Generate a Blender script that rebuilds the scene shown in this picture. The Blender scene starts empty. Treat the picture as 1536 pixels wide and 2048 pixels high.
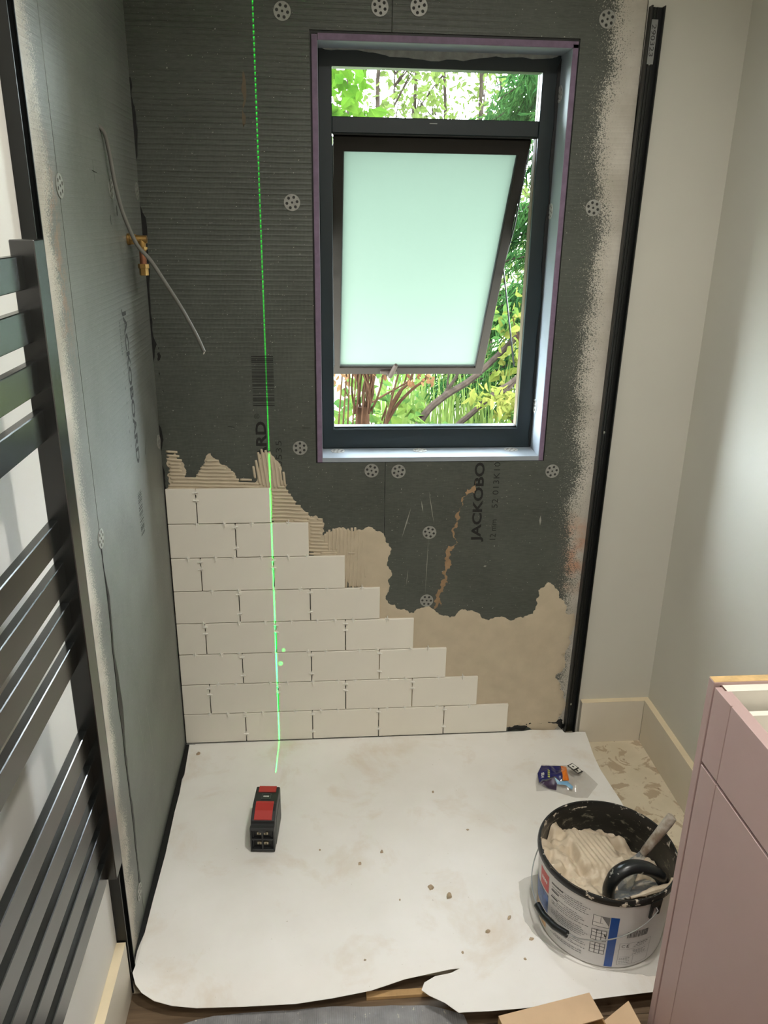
import bpy, bmesh, math, random
from mathutils import Vector, Matrix, geometry, noise
SC = bpy.context.scene
COL = SC.collection
random.seed(7)
R = math.radians

# ------------------------------------------------------------------ camera, world, sun, exposure
cam_d = bpy.data.cameras.new('camera')
cam_d.sensor_fit = 'VERTICAL'
cam_d.sensor_height = 36.0
cam_d.lens = 1600.0 / 2048.0 * 36.0
cam_d.clip_start = 0.02
cam_d.clip_end = 200
camera = bpy.data.objects.new('camera', cam_d)
COL.objects.link(camera)
camera.matrix_world = (Matrix.Translation((0.41583, -2.07743, 1.51147)) @ Matrix.Rotation(-0.0861006, 4, 'Z')
                       @ Matrix.Rotation(1.2169943, 4, 'X') @ Matrix.Rotation(0.01529843, 4, 'Z'))
SC.camera = camera

world = bpy.data.worlds.new('sky')
SC.world = world
world.use_nodes = True
bg = world.node_tree.nodes['Background']
bg.inputs['Color'].default_value = (0.82, 0.93, 1.0, 1)
bg.inputs['Strength'].default_value = 58.0

sun_d = bpy.data.lights.new('sun', 'SUN')
sun_d.energy = 10.0
sun_d.angle = R(3)
sun_d.color = (1.0, 0.94, 0.82)
sun = bpy.data.objects.new('sun', sun_d)
COL.objects.link(sun)
sun.rotation_euler = Vector((-0.35, 0.55, -1.0)).to_track_quat('-Z', 'Y').to_euler()

SC.view_settings.view_transform = 'Standard'
SC.view_settings.look = 'None'
SC.view_settings.exposure = 0.27
SC.view_settings.gamma = 1.0
SC.view_settings.use_curve_mapping = False
SC.cycles.max_bounces = 10
SC.cycles.diffuse_bounces = 6
SC.cycles.transparent_max_bounces = 12
SC.cycles.sample_clamp_indirect = 6.0
SC.cycles.caustics_reflective = False
SC.cycles.caustics_refractive = False
DOWNLIGHTS = [(0.80, -1.15, 11.5), (0.45, -1.90, 6.0), (0.90, -2.75, 6.0)]     # x, y, watts

# ------------------------------------------------------------------ node helpers
def S(r, g, b):
    f = lambda c: (c / 255.0) / 12.92 if c / 255.0 <= 0.04045 else ((c / 255.0 + 0.055) / 1.055) ** 2.4
    return (f(r), f(g), f(b), 1.0)

def sock(nt, node, key, val):
    i = node.inputs[key]
    if hasattr(val, 'is_output'):
        nt.links.new(val, i)
    elif val is not None:
        if isinstance(val, (int, float)) and hasattr(i.default_value, '__len__'):
            val = [val] * len(i.default_value)
        elif hasattr(i.default_value, '__len__'):
            val = list(val)[:len(i.default_value)]
        i.default_value = val

def MA(nt, op, a, b=None, c=None, clamp=False):
    n = nt.nodes.new('ShaderNodeMath'); n.operation = op; n.use_clamp = clamp
    sock(nt, n, 0, a)
    if b is not None: sock(nt, n, 1, b)
    if c is not None: sock(nt, n, 2, c)
    return n.outputs[0]

def NOI(nt, vec, scale, detail=3, rough=0.55, dist=0.0):
    n = nt.nodes.new('ShaderNodeTexNoise')
    sock(nt, n, 'Vector', vec); n.inputs['Scale'].default_value = scale
    n.inputs['Detail'].default_value = detail; n.inputs['Roughness'].default_value = rough
    n.inputs['Distortion'].default_value = dist
    return n.outputs['Fac']

def MAPR(nt, v, a, b, c=0.0, d=1.0, smooth=False):
    n = nt.nodes.new('ShaderNodeMapRange')
    if smooth: n.interpolation_type = 'SMOOTHSTEP'
    sock(nt, n, 0, v)
    for i, q in enumerate((a, b, c, d)): sock(nt, n, i + 1, q)
    return n.outputs[0]

def MIX(nt, fac, a, b):
    n = nt.nodes.new('ShaderNodeMix'); n.data_type = 'RGBA'
    sock(nt, n, 0, fac); sock(nt, n, 6, a); sock(nt, n, 7, b)
    return n.outputs[2]

def POS(nt, obj=False):
    if obj:
        return nt.nodes.new('ShaderNodeTexCoord').outputs['Object']
    return nt.nodes.new('ShaderNodeNewGeometry').outputs['Position']

def VEC(nt, v, scale):
    n = nt.nodes.new('ShaderNodeVectorMath'); n.operation = 'MULTIPLY'
    sock(nt, n, 0, v); sock(nt, n, 1, scale)
    return n.outputs[0]

def XYZ(nt, v):
    n = nt.nodes.new('ShaderNodeSeparateXYZ'); sock(nt, n, 0, v)
    return n.outputs

def BUMP(nt, h, strength, dist, normal=None):
    n = nt.nodes.new('ShaderNodeBump')
    n.inputs['Strength'].default_value = strength; n.inputs['Distance'].default_value = dist
    sock(nt, n, 'Height', h)
    if normal is not None: sock(nt, n, 'Normal', normal)
    return n.outputs[0]

def newmat(name):
    m = bpy.data.materials.new(name); m.use_nodes = True
    return m, m.node_tree, m.node_tree.nodes['Principled BSDF']

MATS = {}
def M(name, col, rough=0.5, metal=0.0, var=0.06, vscale=8.0, bump=0.0, bscale=60.0, bdist=0.001, spec=0.5, obj=False, rand=0.0):
    """plain procedural surface: colour with soft mottling and a little relief"""
    if name in MATS: return MATS[name]
    m, nt, p = newmat(name)
    P = POS(nt, obj)
    n = NOI(nt, P, vscale, 4)
    dark = [c * (1 - var * 1.6) for c in col[:3]] + [1]
    lite = [min(1, c * (1 + var)) for c in col[:3]] + [1]
    c = MIX(nt, MAPR(nt, n, 0.3, 0.7), dark, lite)
    if rand:
        oi = nt.nodes.new('ShaderNodeObjectInfo').outputs['Random']
        h = nt.nodes.new('ShaderNodeHueSaturation')
        sock(nt, h, 'Color', c); sock(nt, h, 'Value', MAPR(nt, oi, 0, 1, 1 - rand, 1 + rand))
        c = h.outputs[0]
    sock(nt, p, 'Base Color', c)
    p.inputs['Roughness'].default_value = rough; p.inputs['Metallic'].default_value = metal
    p.inputs['Specular IOR Level'].default_value = spec
    if bump: sock(nt, p, 'Normal', BUMP(nt, NOI(nt, P, bscale, 4), bump, bdist))
    MATS[name] = m
    return m

# ------------------------------------------------------------------ mesh helpers
def tag(o, label=None, cat=None, group=None, kind=None):
    if label: o['label'] = label
    if cat: o['category'] = cat
    if group: o['group'] = group
    if kind: o['kind'] = kind
    return o

def empty(name, loc=(0, 0, 0), parent=None, rz=0.0):
    o = bpy.data.objects.new(name, None); COL.objects.link(o)
    o.location = loc; o.rotation_euler = (0, 0, rz); o.empty_display_size = 0.05
    if parent: o.parent = parent
    return o

def link(name, me, parent=None, loc=None, mtx=None):
    o = bpy.data.objects.new(name, me); COL.objects.link(o)
    if parent: o.parent = parent
    if mtx is not None: o.matrix_local = mtx
    elif loc is not None: o.location = loc
    return o

class MB:
    def __init__(s): s.v = []; s.f = []; s.mi = []; s.m = 0
    def add(s, vs, fs):
        k = len(s.v); s.v += [tuple(p) for p in vs]
        s.f += [tuple(i + k for i in f) for f in fs]; s.mi += [s.m] * len(fs)
        return s
    def box(s, x0, y0, z0, x1, y1, z1, mtx=None):
        x0, x1 = sorted((x0, x1)); y0, y1 = sorted((y0, y1)); z0, z1 = sorted((z0, z1))
        vs = [Vector(p) for p in ((x0,y0,z0),(x1,y0,z0),(x1,y1,z0),(x0,y1,z0),(x0,y0,z1),(x1,y0,z1),(x1,y1,z1),(x0,y1,z1))]
        if mtx is not None: vs = [mtx @ p for p in vs]
        return s.add(vs, [(3,2,1,0),(4,5,6,7),(0,1,5,4),(1,2,6,5),(2,3,7,6),(3,0,4,7)])
    def prism(s, poly, fn, a, b):
        """poly: 2-d outline, fn(u, v, w) -> point, extruded from w=a to w=b"""
        n = len(poly)
        vs = [fn(u, v, a) for u, v in poly] + [fn(u, v, b) for u, v in poly]
        fs = [tuple(range(n))[::-1], tuple(range(n, 2 * n))] + [(i, (i + 1) % n, n + (i + 1) % n, n + i) for i in range(n)]
        return s.add(vs, fs)
    def ring(s, outer, inner, fn, a, b):
        """frame: outer/inner outlines with the same number of corners"""
        n = len(outer)
        vs = [fn(u, v, w) for w in (a, b) for L in (outer, inner) for u, v in L]
        fs = []
        for i in range(n):
            j = (i + 1) % n
            fs += [(i, n + i, n + j, j), (2*n + i, 2*n + j, 3*n + j, 3*n + i), (i, j, 2*n + j, 2*n + i), (n + i, 3*n + i, 3*n + j, n + j)]
        return s.add(vs, fs)
    def tube(s, path, rad, n=10, cap=True, flat=1.0, up=None):
        path = [Vector(p) for p in path]
        k = len(path); rad = rad if hasattr(rad, '__len__') else [rad] * k
        t0 = (path[1] - path[0]).normalized()
        u = Vector(up) if up else (Vector((0, 0, 1)) if abs(t0.z) < 0.9 else Vector((1, 0, 0)))
        vs = []; fs = []
        for i, p in enumerate(path):
            t = (path[min(i + 1, k - 1)] - path[max(i - 1, 0)]).normalized()
            u = (u - t * u.dot(t)).normalized(); w = t.cross(u)
            for j in range(n):
                a = 2 * math.pi * j / n
                vs.append(p + (u * math.cos(a) + w * math.sin(a) * flat) * rad[i])
        for i in range(k - 1):
            for j in range(n):
                q = (j + 1) % n
                fs.append((i*n + j, i*n + q, (i+1)*n + q, (i+1)*n + j))
        if cap: fs += [tuple(range(n))[::-1], tuple(range((k-1)*n, k*n))]
        return s.add(vs, fs)
    def lathe(s, prof, c=(0, 0, 0), n=32, axis='z'):
        vs = []; fs = []
        for r, h in prof:
            for j in range(n):
                a = 2 * math.pi * j / n
                x, y = r * math.cos(a), r * math.sin(a)
                p = {'z': (x, y, h), 'x': (h, x, y), 'y': (x, h, y)}[axis]
                vs.append(Vector(p) + Vector(c))
        for i in range(len(prof) - 1):
            for j in range(n):
                q = (j + 1) % n
                fs.append((i*n + j, i*n + q, (i+1)*n + q, (i+1)*n + j))
        return s.add(vs, fs)
    def mesh(s, name, mats, smooth=False, bevel=0.0, seg=1, fix=True):
        me = bpy.data.meshes.new(name)
        me.from_pydata([tuple(p) for p in s.v], [], s.f)
        for i, p in enumerate(me.polygons): p.material_index = s.mi[i]
        if fix or bevel:
            bm = bmesh.new(); bm.from_mesh(me)
            if fix: bmesh.ops.recalc_face_normals(bm, faces=bm.faces)
            if bevel:
                es = [e for e in bm.edges if len(e.link_faces) == 2 and e.calc_face_angle(0) > 0.5]
                bmesh.ops.bevel(bm, geom=es, offset=bevel, segments=seg, affect='EDGES', profile=0.5, clamp_overlap=True)
            bm.to_mesh(me); bm.free()
        for m in (mats if isinstance(mats, (list, tuple)) else [mats]): me.materials.append(m)
        if smooth:
            for p in me.polygons: p.use_smooth = True
            if smooth != 'all':
                try: me.set_sharp_from_angle(angle=R(40))
                except Exception: pass
        return me
    def build(s, name, mats, parent=None, loc=None, smooth=False, bevel=0.0, seg=1, fix=True, mtx=None):
        return link(name, s.mesh(name, mats, smooth, bevel, seg, fix), parent, loc, mtx)

def rect(u0, v0, u1, v1): return [(u0, v0), (u1, v0), (u1, v1), (u0, v1)]
XZ = lambda u, v, w: (u, w, v)       # outline in x-z, extruded along y
YZ = lambda u, v, w: (w, u, v)       # outline in y-z, extruded along x
XY = lambda u, v, w: (u, v, w)

def ragged(poly, amp=0.25, depth=3, closed=True, seed=1, keep=()):
    rnd = random.Random(seed)
    out = list(poly)
    for d in range(depth):
        nx = []
        n = len(out)
        for i in range(n if closed else n - 1):
            a, b = out[i], out[(i + 1) % n]
            L = math.hypot(b[0] - a[0], b[1] - a[1])
            o = rnd.uniform(-amp, amp) * L if L > 0.002 else 0
            nx += [a, ((a[0] + b[0]) / 2 - (b[1] - a[1]) / max(L, 1e-6) * o, (a[1] + b[1]) / 2 + (b[0] - a[0]) / max(L, 1e-6) * o)]
        if not closed: nx.append(out[-1])
        out = nx
    return out

def inside(p, poly):
    x, y = p; c = False; n = len(poly)
    for i in range(n):
        x1, y1 = poly[i]; x2, y2 = poly[(i + 1) % n]
        if (y1 > y) != (y2 > y) and x < (x2 - x1) * (y - y1) / (y2 - y1) + x1: c = not c
    return c

def filled(poly, step, jitter=0.0, seed=3):
    """triangulated outline with an even scatter of inner points -> verts2d, tris"""
    rnd = random.Random(seed)
    xs = [p[0] for p in poly]; ys = [p[1] for p in poly]
    pts = [Vector(p) for p in poly]
    y = min(ys) + step / 2
    while y < max(ys):
        x = min(xs) + step / 2
        while x < max(xs):
            q = (x + rnd.uniform(-jitter, jitter) * step, y + rnd.uniform(-jitter, jitter) * step)
            if inside(q, poly): pts.append(Vector(q))
            x += step
        y += step
    n = len(poly)
    r = geometry.delaunay_2d_cdt(pts, [(i, (i + 1) % n) for i in range(n)], [], 1, 1e-6)
    return [tuple(v) for v in r[0]], [tuple(f) for f in r[2]]

def text_verts(body, size=1.0, bold=0.0, spacing=1.0):
    cu = bpy.data.curves.new('text', 'FONT')
    cu.body = body; cu.size = size; cu.offset = bold; cu.space_character = spacing; cu.resolution_u = 3
    o = bpy.data.objects.new('text', cu); COL.objects.link(o)
    bpy.context.view_layer.update()
    dg = bpy.context.evaluated_depsgraph_get()
    me = bpy.data.meshes.new_from_object(o.evaluated_get(dg))
    vs = [(v.co.x, v.co.y) for v in me.vertices]; fs = [tuple(p.vertices) for p in me.polygons]
    bpy.data.objects.remove(o); bpy.data.curves.remove(cu); bpy.data.meshes.remove(me)
    return vs, fs

def fit_text(body, width, height, bold=0.0, spacing=1.0):
    """text outline scaled so its box is width x height, origin at its lower left"""
    vs, fs = text_verts(body, 1.0, bold, spacing)
    x0 = min(v[0] for v in vs); x1 = max(v[0] for v in vs); y0 = min(v[1] for v in vs); y1 = max(v[1] for v in vs)
    return [((x - x0) / (x1 - x0) * width, (y - y0) / (y1 - y0) * height) for x, y in vs], fs

def smoothpath(pts, k=5):
    pts = [Vector(p) for p in pts]; out = []
    for i in range(len(pts) - 1):
        p0 = pts[max(i - 1, 0)]; p1 = pts[i]; p2 = pts[i + 1]; p3 = pts[min(i + 2, len(pts) - 1)]
        for j in range(k):
            t = j / k
            out.append(0.5 * ((2 * p1) + (p2 - p0) * t + (2*p0 - 5*p1 + 4*p2 - p3) * t*t + (3*p1 - p0 - 3*p2 + p3) * t**3))
    out.append(pts[-1])
    return out

# ------------------------------------------------------------------ surface materials
def board_material(name, side):
    """grey tile backer board: ribbed, woven facing; plaster spray along its outer edge"""
    m, nt, p = newmat(name)
    P = POS(nt); x, y, z = XYZ(nt, P)
    mott = NOI(nt, P, 6.0, 4)
    base = MIX(nt, MAPR(nt, mott, 0.3, 0.7), *((S(62, 66, 60), S(74, 78, 72)) if side == 'back' else (S(96, 99, 95), S(114, 117, 112))))  # same board on both walls; left tones painted paler for the light there
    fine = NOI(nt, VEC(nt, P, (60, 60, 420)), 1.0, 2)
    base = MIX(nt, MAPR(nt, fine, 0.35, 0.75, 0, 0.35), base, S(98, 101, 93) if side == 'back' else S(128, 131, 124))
    spk = NOI(nt, P, 260.0, 1)
    base = MIX(nt, MAPR(nt, spk, 0.77, 0.80), base, S(190, 188, 178))
    if side == 'back':
        xs = MA(nt, 'ADD', x, MAPR(nt, NOI(nt, P, 5.0, 4), 0.3, 0.7, -0.02, 0.02))
        xs = MA(nt, 'ADD', xs, MAPR(nt, z, 0.9, 1.75, -0.012, 0.012))
        e = MA(nt, 'ADD', MAPR(nt, xs, 1.02, 1.13, 0.0, 0.42), MAPR(nt, xs, 1.11, 1.185, 0.0, 0.58))
        plaster = MIX(nt, MAPR(nt, NOI(nt, P, 9, 4), 0.35, 0.7), S(176, 170, 158), S(205, 200, 190))
        pk = MA(nt, 'MULTIPLY', MAPR(nt, MA(nt, 'ABSOLUTE', MA(nt, 'SUBTRACT', z, 0.60)), 0.07, 0.14, 1, 0),
                MAPR(nt, NOI(nt, P, 16, 3), 0.4, 0.6))
        plaster = MIX(nt, MA(nt, 'MULTIPLY', pk, 0.8), plaster, S(190, 140, 112))
    else:
        e = MAPR(nt, y, -0.638, -0.735)
        e = MA(nt, 'ADD', e, MAPR(nt, NOI(nt, P, 7.0, 4), 0.3, 0.7, -0.3, 0.25))
        e = MA(nt, 'MULTIPLY', e, 0.95)
        plaster = MIX(nt, MAPR(nt, NOI(nt, P, 9, 4), 0.35, 0.7), S(160, 152, 138), S(200, 194, 182))
        pk = MA(nt, 'MULTIPLY', MAPR(nt, MA(nt, 'ABSOLUTE', MA(nt, 'SUBTRACT', z, 1.44)), 0.1, 0.22, 1, 0),
                MAPR(nt, NOI(nt, P, 38, 5, 0.7), 0.46, 0.58))
        pk = MA(nt, 'MULTIPLY', pk, MAPR(nt, y, -0.635, -0.67))
        base = MIX(nt, MA(nt, 'MULTIPLY', pk, 0.55), base, S(160, 122, 94))
    spray = NOI(nt, P, 330.0, 3, 0.7)
    thr = MAPR(nt, e, 0.0, 1.0, 0.79, 0.22)
    cov = MAPR(nt, MA(nt, 'SUBTRACT', spray, thr), -0.03, 0.09)
    col = MIX(nt, cov, base, plaster)
    sock(nt, p, 'Base Color', col)
    p.inputs['Roughness'].default_value = 0.5
    p.inputs['Specular IOR Level'].default_value = 0.5
    # ribs every 11 mm, strongest at the top left, plus the fine weave
    w = MA(nt, 'SINE', MA(nt, 'MULTIPLY', MA(nt, 'ADD', z, MA(nt, 'MULTIPLY', NOI(nt, P, 5, 2), 0.004)), 2 * math.pi / 0.0118))
    w = MA(nt, 'POWER', MAPR(nt, w, -1, 1), 3.0)
    if side == 'back':
        amt = MA(nt, 'MULTIPLY', MAPR(nt, z, 1.05, 1.75, 0.12, 1.0), MAPR(nt, x, 0.95, 0.25, 0.3, 1.0))
    else:
        amt = MA(nt, 'MULTIPLY', MAPR(nt, z, 0.9, 1.75, 0.05, 0.8), MAPR(nt, y, -0.5, -0.02, 0.25, 1.0))
    amt = MA(nt, 'MULTIPLY', amt, MAPR(nt, NOI(nt, VEC(nt, P, (2.5, 2.5, 40)), 1.0, 2), 0.3, 0.7, 0.3, 1.0))
    nb = BUMP(nt, MA(nt, 'MULTIPLY', w, amt), 0.9, 0.0020)
    weave = MA(nt, 'ADD', MA(nt, 'SINE', MA(nt, 'MULTIPLY', z, 1900)), MA(nt, 'SINE', MA(nt, 'MULTIPLY', x if side == 'back' else y, 1900)))
    nb = BUMP(nt, weave, 0.12, 0.0004, nb)
    nb = BUMP(nt, MA(nt, 'MULTIPLY', cov, spray), 0.3, 0.0008, nb)
    sock(nt, p, 'Normal', nb)
    return m

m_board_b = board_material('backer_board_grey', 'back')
m_board_l_lit = board_material('backer_board_grey_left_lit', 'left')
m_paint = M('painted_plaster', S(200, 198, 188), 0.6, var=0.02, vscale=2.0, bump=0.05, bscale=300, bdist=0.0003)
m_paint_l = M('painted_plaster_white', S(222, 220, 214), 0.6, var=0.02, vscale=2.0)
m_ceiling = M('ceiling_white', S(235, 234, 230), 0.8, var=0.01)
m_skirt = M('primed_skirting', S(214, 206, 190), 0.45, var=0.03, vscale=5)
m_skirt_edge = M('primed_skirting_edge', S(228, 212, 180), 0.5, var=0.04, vscale=14)
m_tile = M('white_glazed_tile', S(232, 227, 215), 0.32, var=0.02, vscale=5, obj=True, rand=0.02)
m_tile_edge = M('tile_biscuit', S(205, 196, 178), 0.7)
m_adh = M('cream_adhesive', S(192, 178, 154), 0.65, var=0.05, vscale=22, bump=0.2, bscale=160, bdist=0.0008)
m_lilac = M('lilac_foam_core', S(120, 102, 124), 0.8, var=0.1, vscale=60, bump=0.3, bscale=500, bdist=0.0006)
m_reveal = M('cement_facing', S(148, 156, 164), 0.6, var=0.05, vscale=12)
m_black = M('black_profile', S(14, 17, 16), 0.38, var=0.15, vscale=30)
m_seal = M('black_sealant', S(14, 15, 15), 0.5, var=0.2, vscale=60, bump=0.4, bscale=200, bdist=0.001)
m_wash = M('zinc_washer', S(150, 150, 144), 0.45, metal=0.25, var=0.1, vscale=80)
m_wash_w = M('plastered_washer', S(192, 192, 190), 0.6, var=0.1, vscale=80)
m_screw = M('screw_steel', S(168, 168, 160), 0.3, metal=0.9)
m_ink = M('black_print', S(20, 20, 19), 0.55, var=0.2, vscale=150)
m_ink_soft = M('faded_print', S(34, 34, 32), 0.6, var=0.2, vscale=150)
m_spacer = M('white_spacer', S(235, 233, 226), 0.4)
m_frame = M('dark_window_frame', S(20, 33, 37), 0.4, var=0.06, vscale=4)
m_sash = M('sash_bronze_grey', S(38, 33, 30), 0.6, var=0.06, vscale=4, spec=0.08)
m_jamb_lit = M('jamb_daylit_tan', S(96, 80, 58), 0.7, var=0.12, vscale=12)

# ------------------------------------------------------------------ room shell
RW, LW, YF, CH, FZ = 1.441, -0.013, -3.3, 2.40, -0.045      # right wall, left wall, wall behind, ceiling, floor
OX0, OX1, OZ0, OZ1 = 0.409, 1.039, 0.882, 1.907             # window opening

wall_back = MB().ring(rect(-0.30, -0.35, RW + 0.30, 2.7), rect(OX0, OZ0, OX1, OZ1), XZ, 0.022, 0.26).build('wall_back', m_paint)
tag(wall_back, 'window wall clad in grey backer board with white tiles stepping up from the left', 'wall', kind='structure')
plast = MB().box(1.19, 0.010, FZ, RW, 0.022, CH).build('plaster_strip', m_paint, wall_back)

def board(name, poly, fn, a, b, mat, parent):
    return MB().prism(poly, fn, a, b).build(name, mat, parent)
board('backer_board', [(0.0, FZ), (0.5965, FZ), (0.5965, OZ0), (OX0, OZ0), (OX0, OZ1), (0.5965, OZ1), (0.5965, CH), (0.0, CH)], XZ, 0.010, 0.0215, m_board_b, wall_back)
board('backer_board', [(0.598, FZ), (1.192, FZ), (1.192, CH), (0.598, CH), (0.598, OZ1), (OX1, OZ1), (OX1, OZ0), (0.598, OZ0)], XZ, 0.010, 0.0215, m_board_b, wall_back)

wall_left = MB().box(LW - 0.25, YF - 0.2, -0.35, LW, 0.022, 2.7).build('wall_left', m_paint_l)
tag(wall_left, 'left wall, grey backer board in the shower and white plaster behind the radiator', 'wall', kind='structure')
board('backer_board', [(0.0095, FZ), (-0.629, FZ), (-0.629, CH), (0.0095, CH)], YZ, LW + 0.0005, 0.0, m_board_l_lit, wall_left)
board('backer_board', [(-0.6305, FZ), (-0.763, FZ), (-0.763, CH), (-0.6305, CH)], YZ, LW + 0.0005, -0.0004, m_board_l_lit, wall_left)

wall_right = MB().box(RW, YF - 0.2, -0.35, RW + 0.25, 0.022, 2.7).build('wall_right', m_paint)
tag(wall_right, 'plain pale painted wall on the right behind the pink cabinet', 'wall', kind='structure')
wall_front = MB().box(LW, YF - 0.2, -0.35, RW, YF, 2.7).build('wall_front', m_paint_l)
tag(wall_front, 'plain white wall behind the camera', 'wall', kind='structure')
ceiling = MB().box(LW, YF, CH, RW, 0.022, CH + 0.15).build('ceiling', m_ceiling)
tag(ceiling, 'plain white ceiling above the shower area', 'ceiling', kind='structure')

# floor: brown boards in front, pale stained screed beside the tray
m_fl, nt, p = newmat('brown_floor_boards')
P = POS(nt)
g = NOI(nt, VEC(nt, P, (2, 30, 2)), 3.0, 5)
c = MIX(nt, MAPR(nt, g, 0.3, 0.7), S(84, 68, 52), S(122, 102, 80))
c = MIX(nt, MAPR(nt, NOI(nt, P, 11, 3), 0.55, 0.75, 0, 0.5), c, S(70, 66, 58))
sock(nt, p, 'Base Color', c); p.inputs['Roughness'].default_value = 0.5
m_screed, nt, p = newmat('stained_screed')
P = POS(nt)
c = MIX(nt, MAPR(nt, NOI(nt, P, 7, 4), 0.3, 0.7), S(202, 190, 164), S(222, 210, 186))
n1 = NOI(nt, P, 20, 5, 0.6, 0.6)
c = MIX(nt, MAPR(nt, n1, 0.55, 0.60, 0, 0.75), c, S(168, 146, 118))
c = MIX(nt, MAPR(nt, NOI(nt, P, 45, 4), 0.66, 0.70, 0, 0.7), c, S(146, 124, 100))
sock(nt, p, 'Base Color', c); p.inputs['Roughness'].default_value = 0.7
sock(nt, p, 'Normal', BUMP(nt, n1, 0.3, 0.002))
floor = MB().box(LW, YF, FZ - 0.1, RW, 0.022, FZ - 0.006).build('floor', m_screed)
tag(floor, 'floor with brown boards in front and pale stained screed by the right skirting', 'floor', kind='structure')
yb = -0.80
k = 0
while yb > YF:
    y1 = max(yb - 0.12, YF)
    MB().box(LW, y1 + 0.0012, FZ - 0.006, RW, yb, FZ).build('floor_board', m_fl, floor, bevel=0.0008)
    yb = y1
MB().box(LW, -0.7995, FZ - 0.006, RW, 0.022, FZ).build('screed', m_screed, floor)

# skirting
def skirting(name, label, poly, fn, a, b, topbox):
    o = MB().prism(poly, fn, a, b).build(name, m_skirt, bevel=0.0006)
    tag(o, label, 'skirting', kind='structure')
    MB().box(*topbox).build('top_edge', m_skirt_edge, o)
    return o
SKT = 0.103
skirting('baseboard_back', 'short cream skirting board under the window wall beside the black channel', rect(1.222, FZ, RW - 0.019, SKT - 0.001), XZ, -0.009, 0.0098, (1.222, -0.009, SKT - 0.001, RW - 0.001, 0.0098, SKT))
skirting('baseboard_right', 'long cream skirting board along the right wall behind the tub', rect(-2.9, FZ, -0.0092, SKT - 0.001), YZ, RW - 0.019, RW - 0.0003, (RW - 0.019, -2.9, SKT - 0.001, RW - 0.0003, -0.0092, SKT))
skirting('baseboard_left', 'cream skirting board below the black towel radiator', rect(-2.9, FZ, -0.803, SKT - 0.001), YZ, LW + 0.0003, 0.006, (LW + 0.0003, -2.9, SKT - 0.001, 0.006, -0.803, SKT))

# ------------------------------------------------------------------ tiles on the back wall
TP, TH = 0.202, 0.102
TFY = 0.0                        # face of the tiles
tile_meshes = {}
def tile(x0, x1, z0):
    w = round(x1 - x0, 4)
    if w not in tile_meshes:
        b = MB().box(0, 0, 0, w, 0.0078, 0.0992)
        me = b.mesh('tile', [m_tile, m_tile_edge], bevel=0.0007, seg=1)
        tile_meshes[w] = me
    return link('tile', tile_meshes[w], wall_back, (x0, TFY + random.uniform(-0.0003, 0.0004), z0))
spots = []
for r in range(8):
    right = 0.991 - 0.101 * r
    z0 = 0.0012 + TH * r
    x = right
    while x > 0.02:
        x0 = max(x - 0.1993, 0.0035)
        if x - x0 > 0.03: tile(x0, x, z0)
        if x0 > 0.01: spots.append(('v', x0 - 0.001, z0 + 0.028 + 0.04 * (r % 2))); spots.append(('v', x0 - 0.001, z0 + 0.09))
        x = x0 - 0.0027
    if r:
        xx = 0.05 + 0.03 * (r % 3)
        while xx < right + 0.06:
            spots.append(('h', xx, z0 - 0.0012)); xx += random.choice((0.052, 0.075, 0.1))
sp = MB().box(-0.0009, -0.0045, -0.0075, 0.0009, 0.006, 0.0075).box(-0.006, -0.002, -0.0008, 0.006, 0.004, 0.0008)
me_h = sp.mesh('tile_spacer', m_spacer)
sp = MB().box(-0.0075, -0.0045, -0.0009, 0.0075, 0.006, 0.0009).box(-0.0008, -0.002, -0.006, 0.0008, 0.004, 0.006)
me_v = sp.mesh('tile_spacer', m_spacer)
for kd, x, z in spots:
    link('tile_spacer', me_h if kd == 'h' else me_v, wall_back, mtx=Matrix.Translation((x, 0.0, z)) @ Matrix.Rotation(random.uniform(-0.25, 0.25), 4, 'Y'))

# ------------------------------------------------------------------ tile adhesive on the board
def skim(poly, thick, seed, amp=0.22, depth=4, name='adhesive_skim', mat=None, wob=0.0008):
    out = ragged(poly, amp, depth, True, seed)
    vs, fs = filled(out, 0.012, 0.3, seed)
    n = len(out)
    b = MB()
    tv = [(x, 0.0098 - (0.0004 if i < n else thick * (0.55 + 0.9 * noise.noise(Vector((x * 40, z * 40, seed))) * 0.5 + 0.25)), z) for i, (x, z) in enumerate(vs)]
    b.add(tv, fs)
    return b.build(name, mat or m_adh, wall_back, smooth='all')
skim([(0.60, -0.004), (0.53, 0.50), (0.45, 0.60), (0.53, 0.686), (0.588, 0.679), (0.602, 0.647), (0.616, 0.612), (0.62, 0.553), (0.612, 0.455),
      (0.641, 0.434), (0.688, 0.42), (0.711, 0.437), (0.727, 0.445), (0.748, 0.430), (0.797, 0.402), (0.839, 0.428), (0.872, 0.418),
      (0.927, 0.396), (1.045, 0.407), (1.052, 0.451), (1.08, 0.509), (1.114, 0.485), (1.14, 0.437), (1.145, 0.407), (1.172, 0.405),
      (1.168, 0.30), (1.170, 0.067), (1.165, 0.012), (1.00, 0.010)], 0.0022, 5, amp=0.2, depth=5)
skim([(0.006, 0.80), (0.012, 0.90), (0.036, 0.915), (0.05, 0.89), (0.056, 0.848), (0.086, 0.846), (0.113, 0.895), (0.13, 0.912), (0.144, 0.895), (0.182, 0.862),
      (0.203, 0.83), (0.25, 0.838), (0.252, 0.908), (0.283, 0.914), (0.297, 0.90), (0.316, 0.863), (0.328, 0.82), (0.345, 0.78), (0.364, 0.757), (0.39, 0.728),
      (0.419, 0.722), (0.429, 0.70), (0.418, 0.664), (0.436, 0.682), (0.53, 0.686), (0.545, 0.60), (0.45, 0.56), (0.36, 0.66), (0.26, 0.76)], 0.0012, 9, amp=0.22, depth=5)

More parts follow.
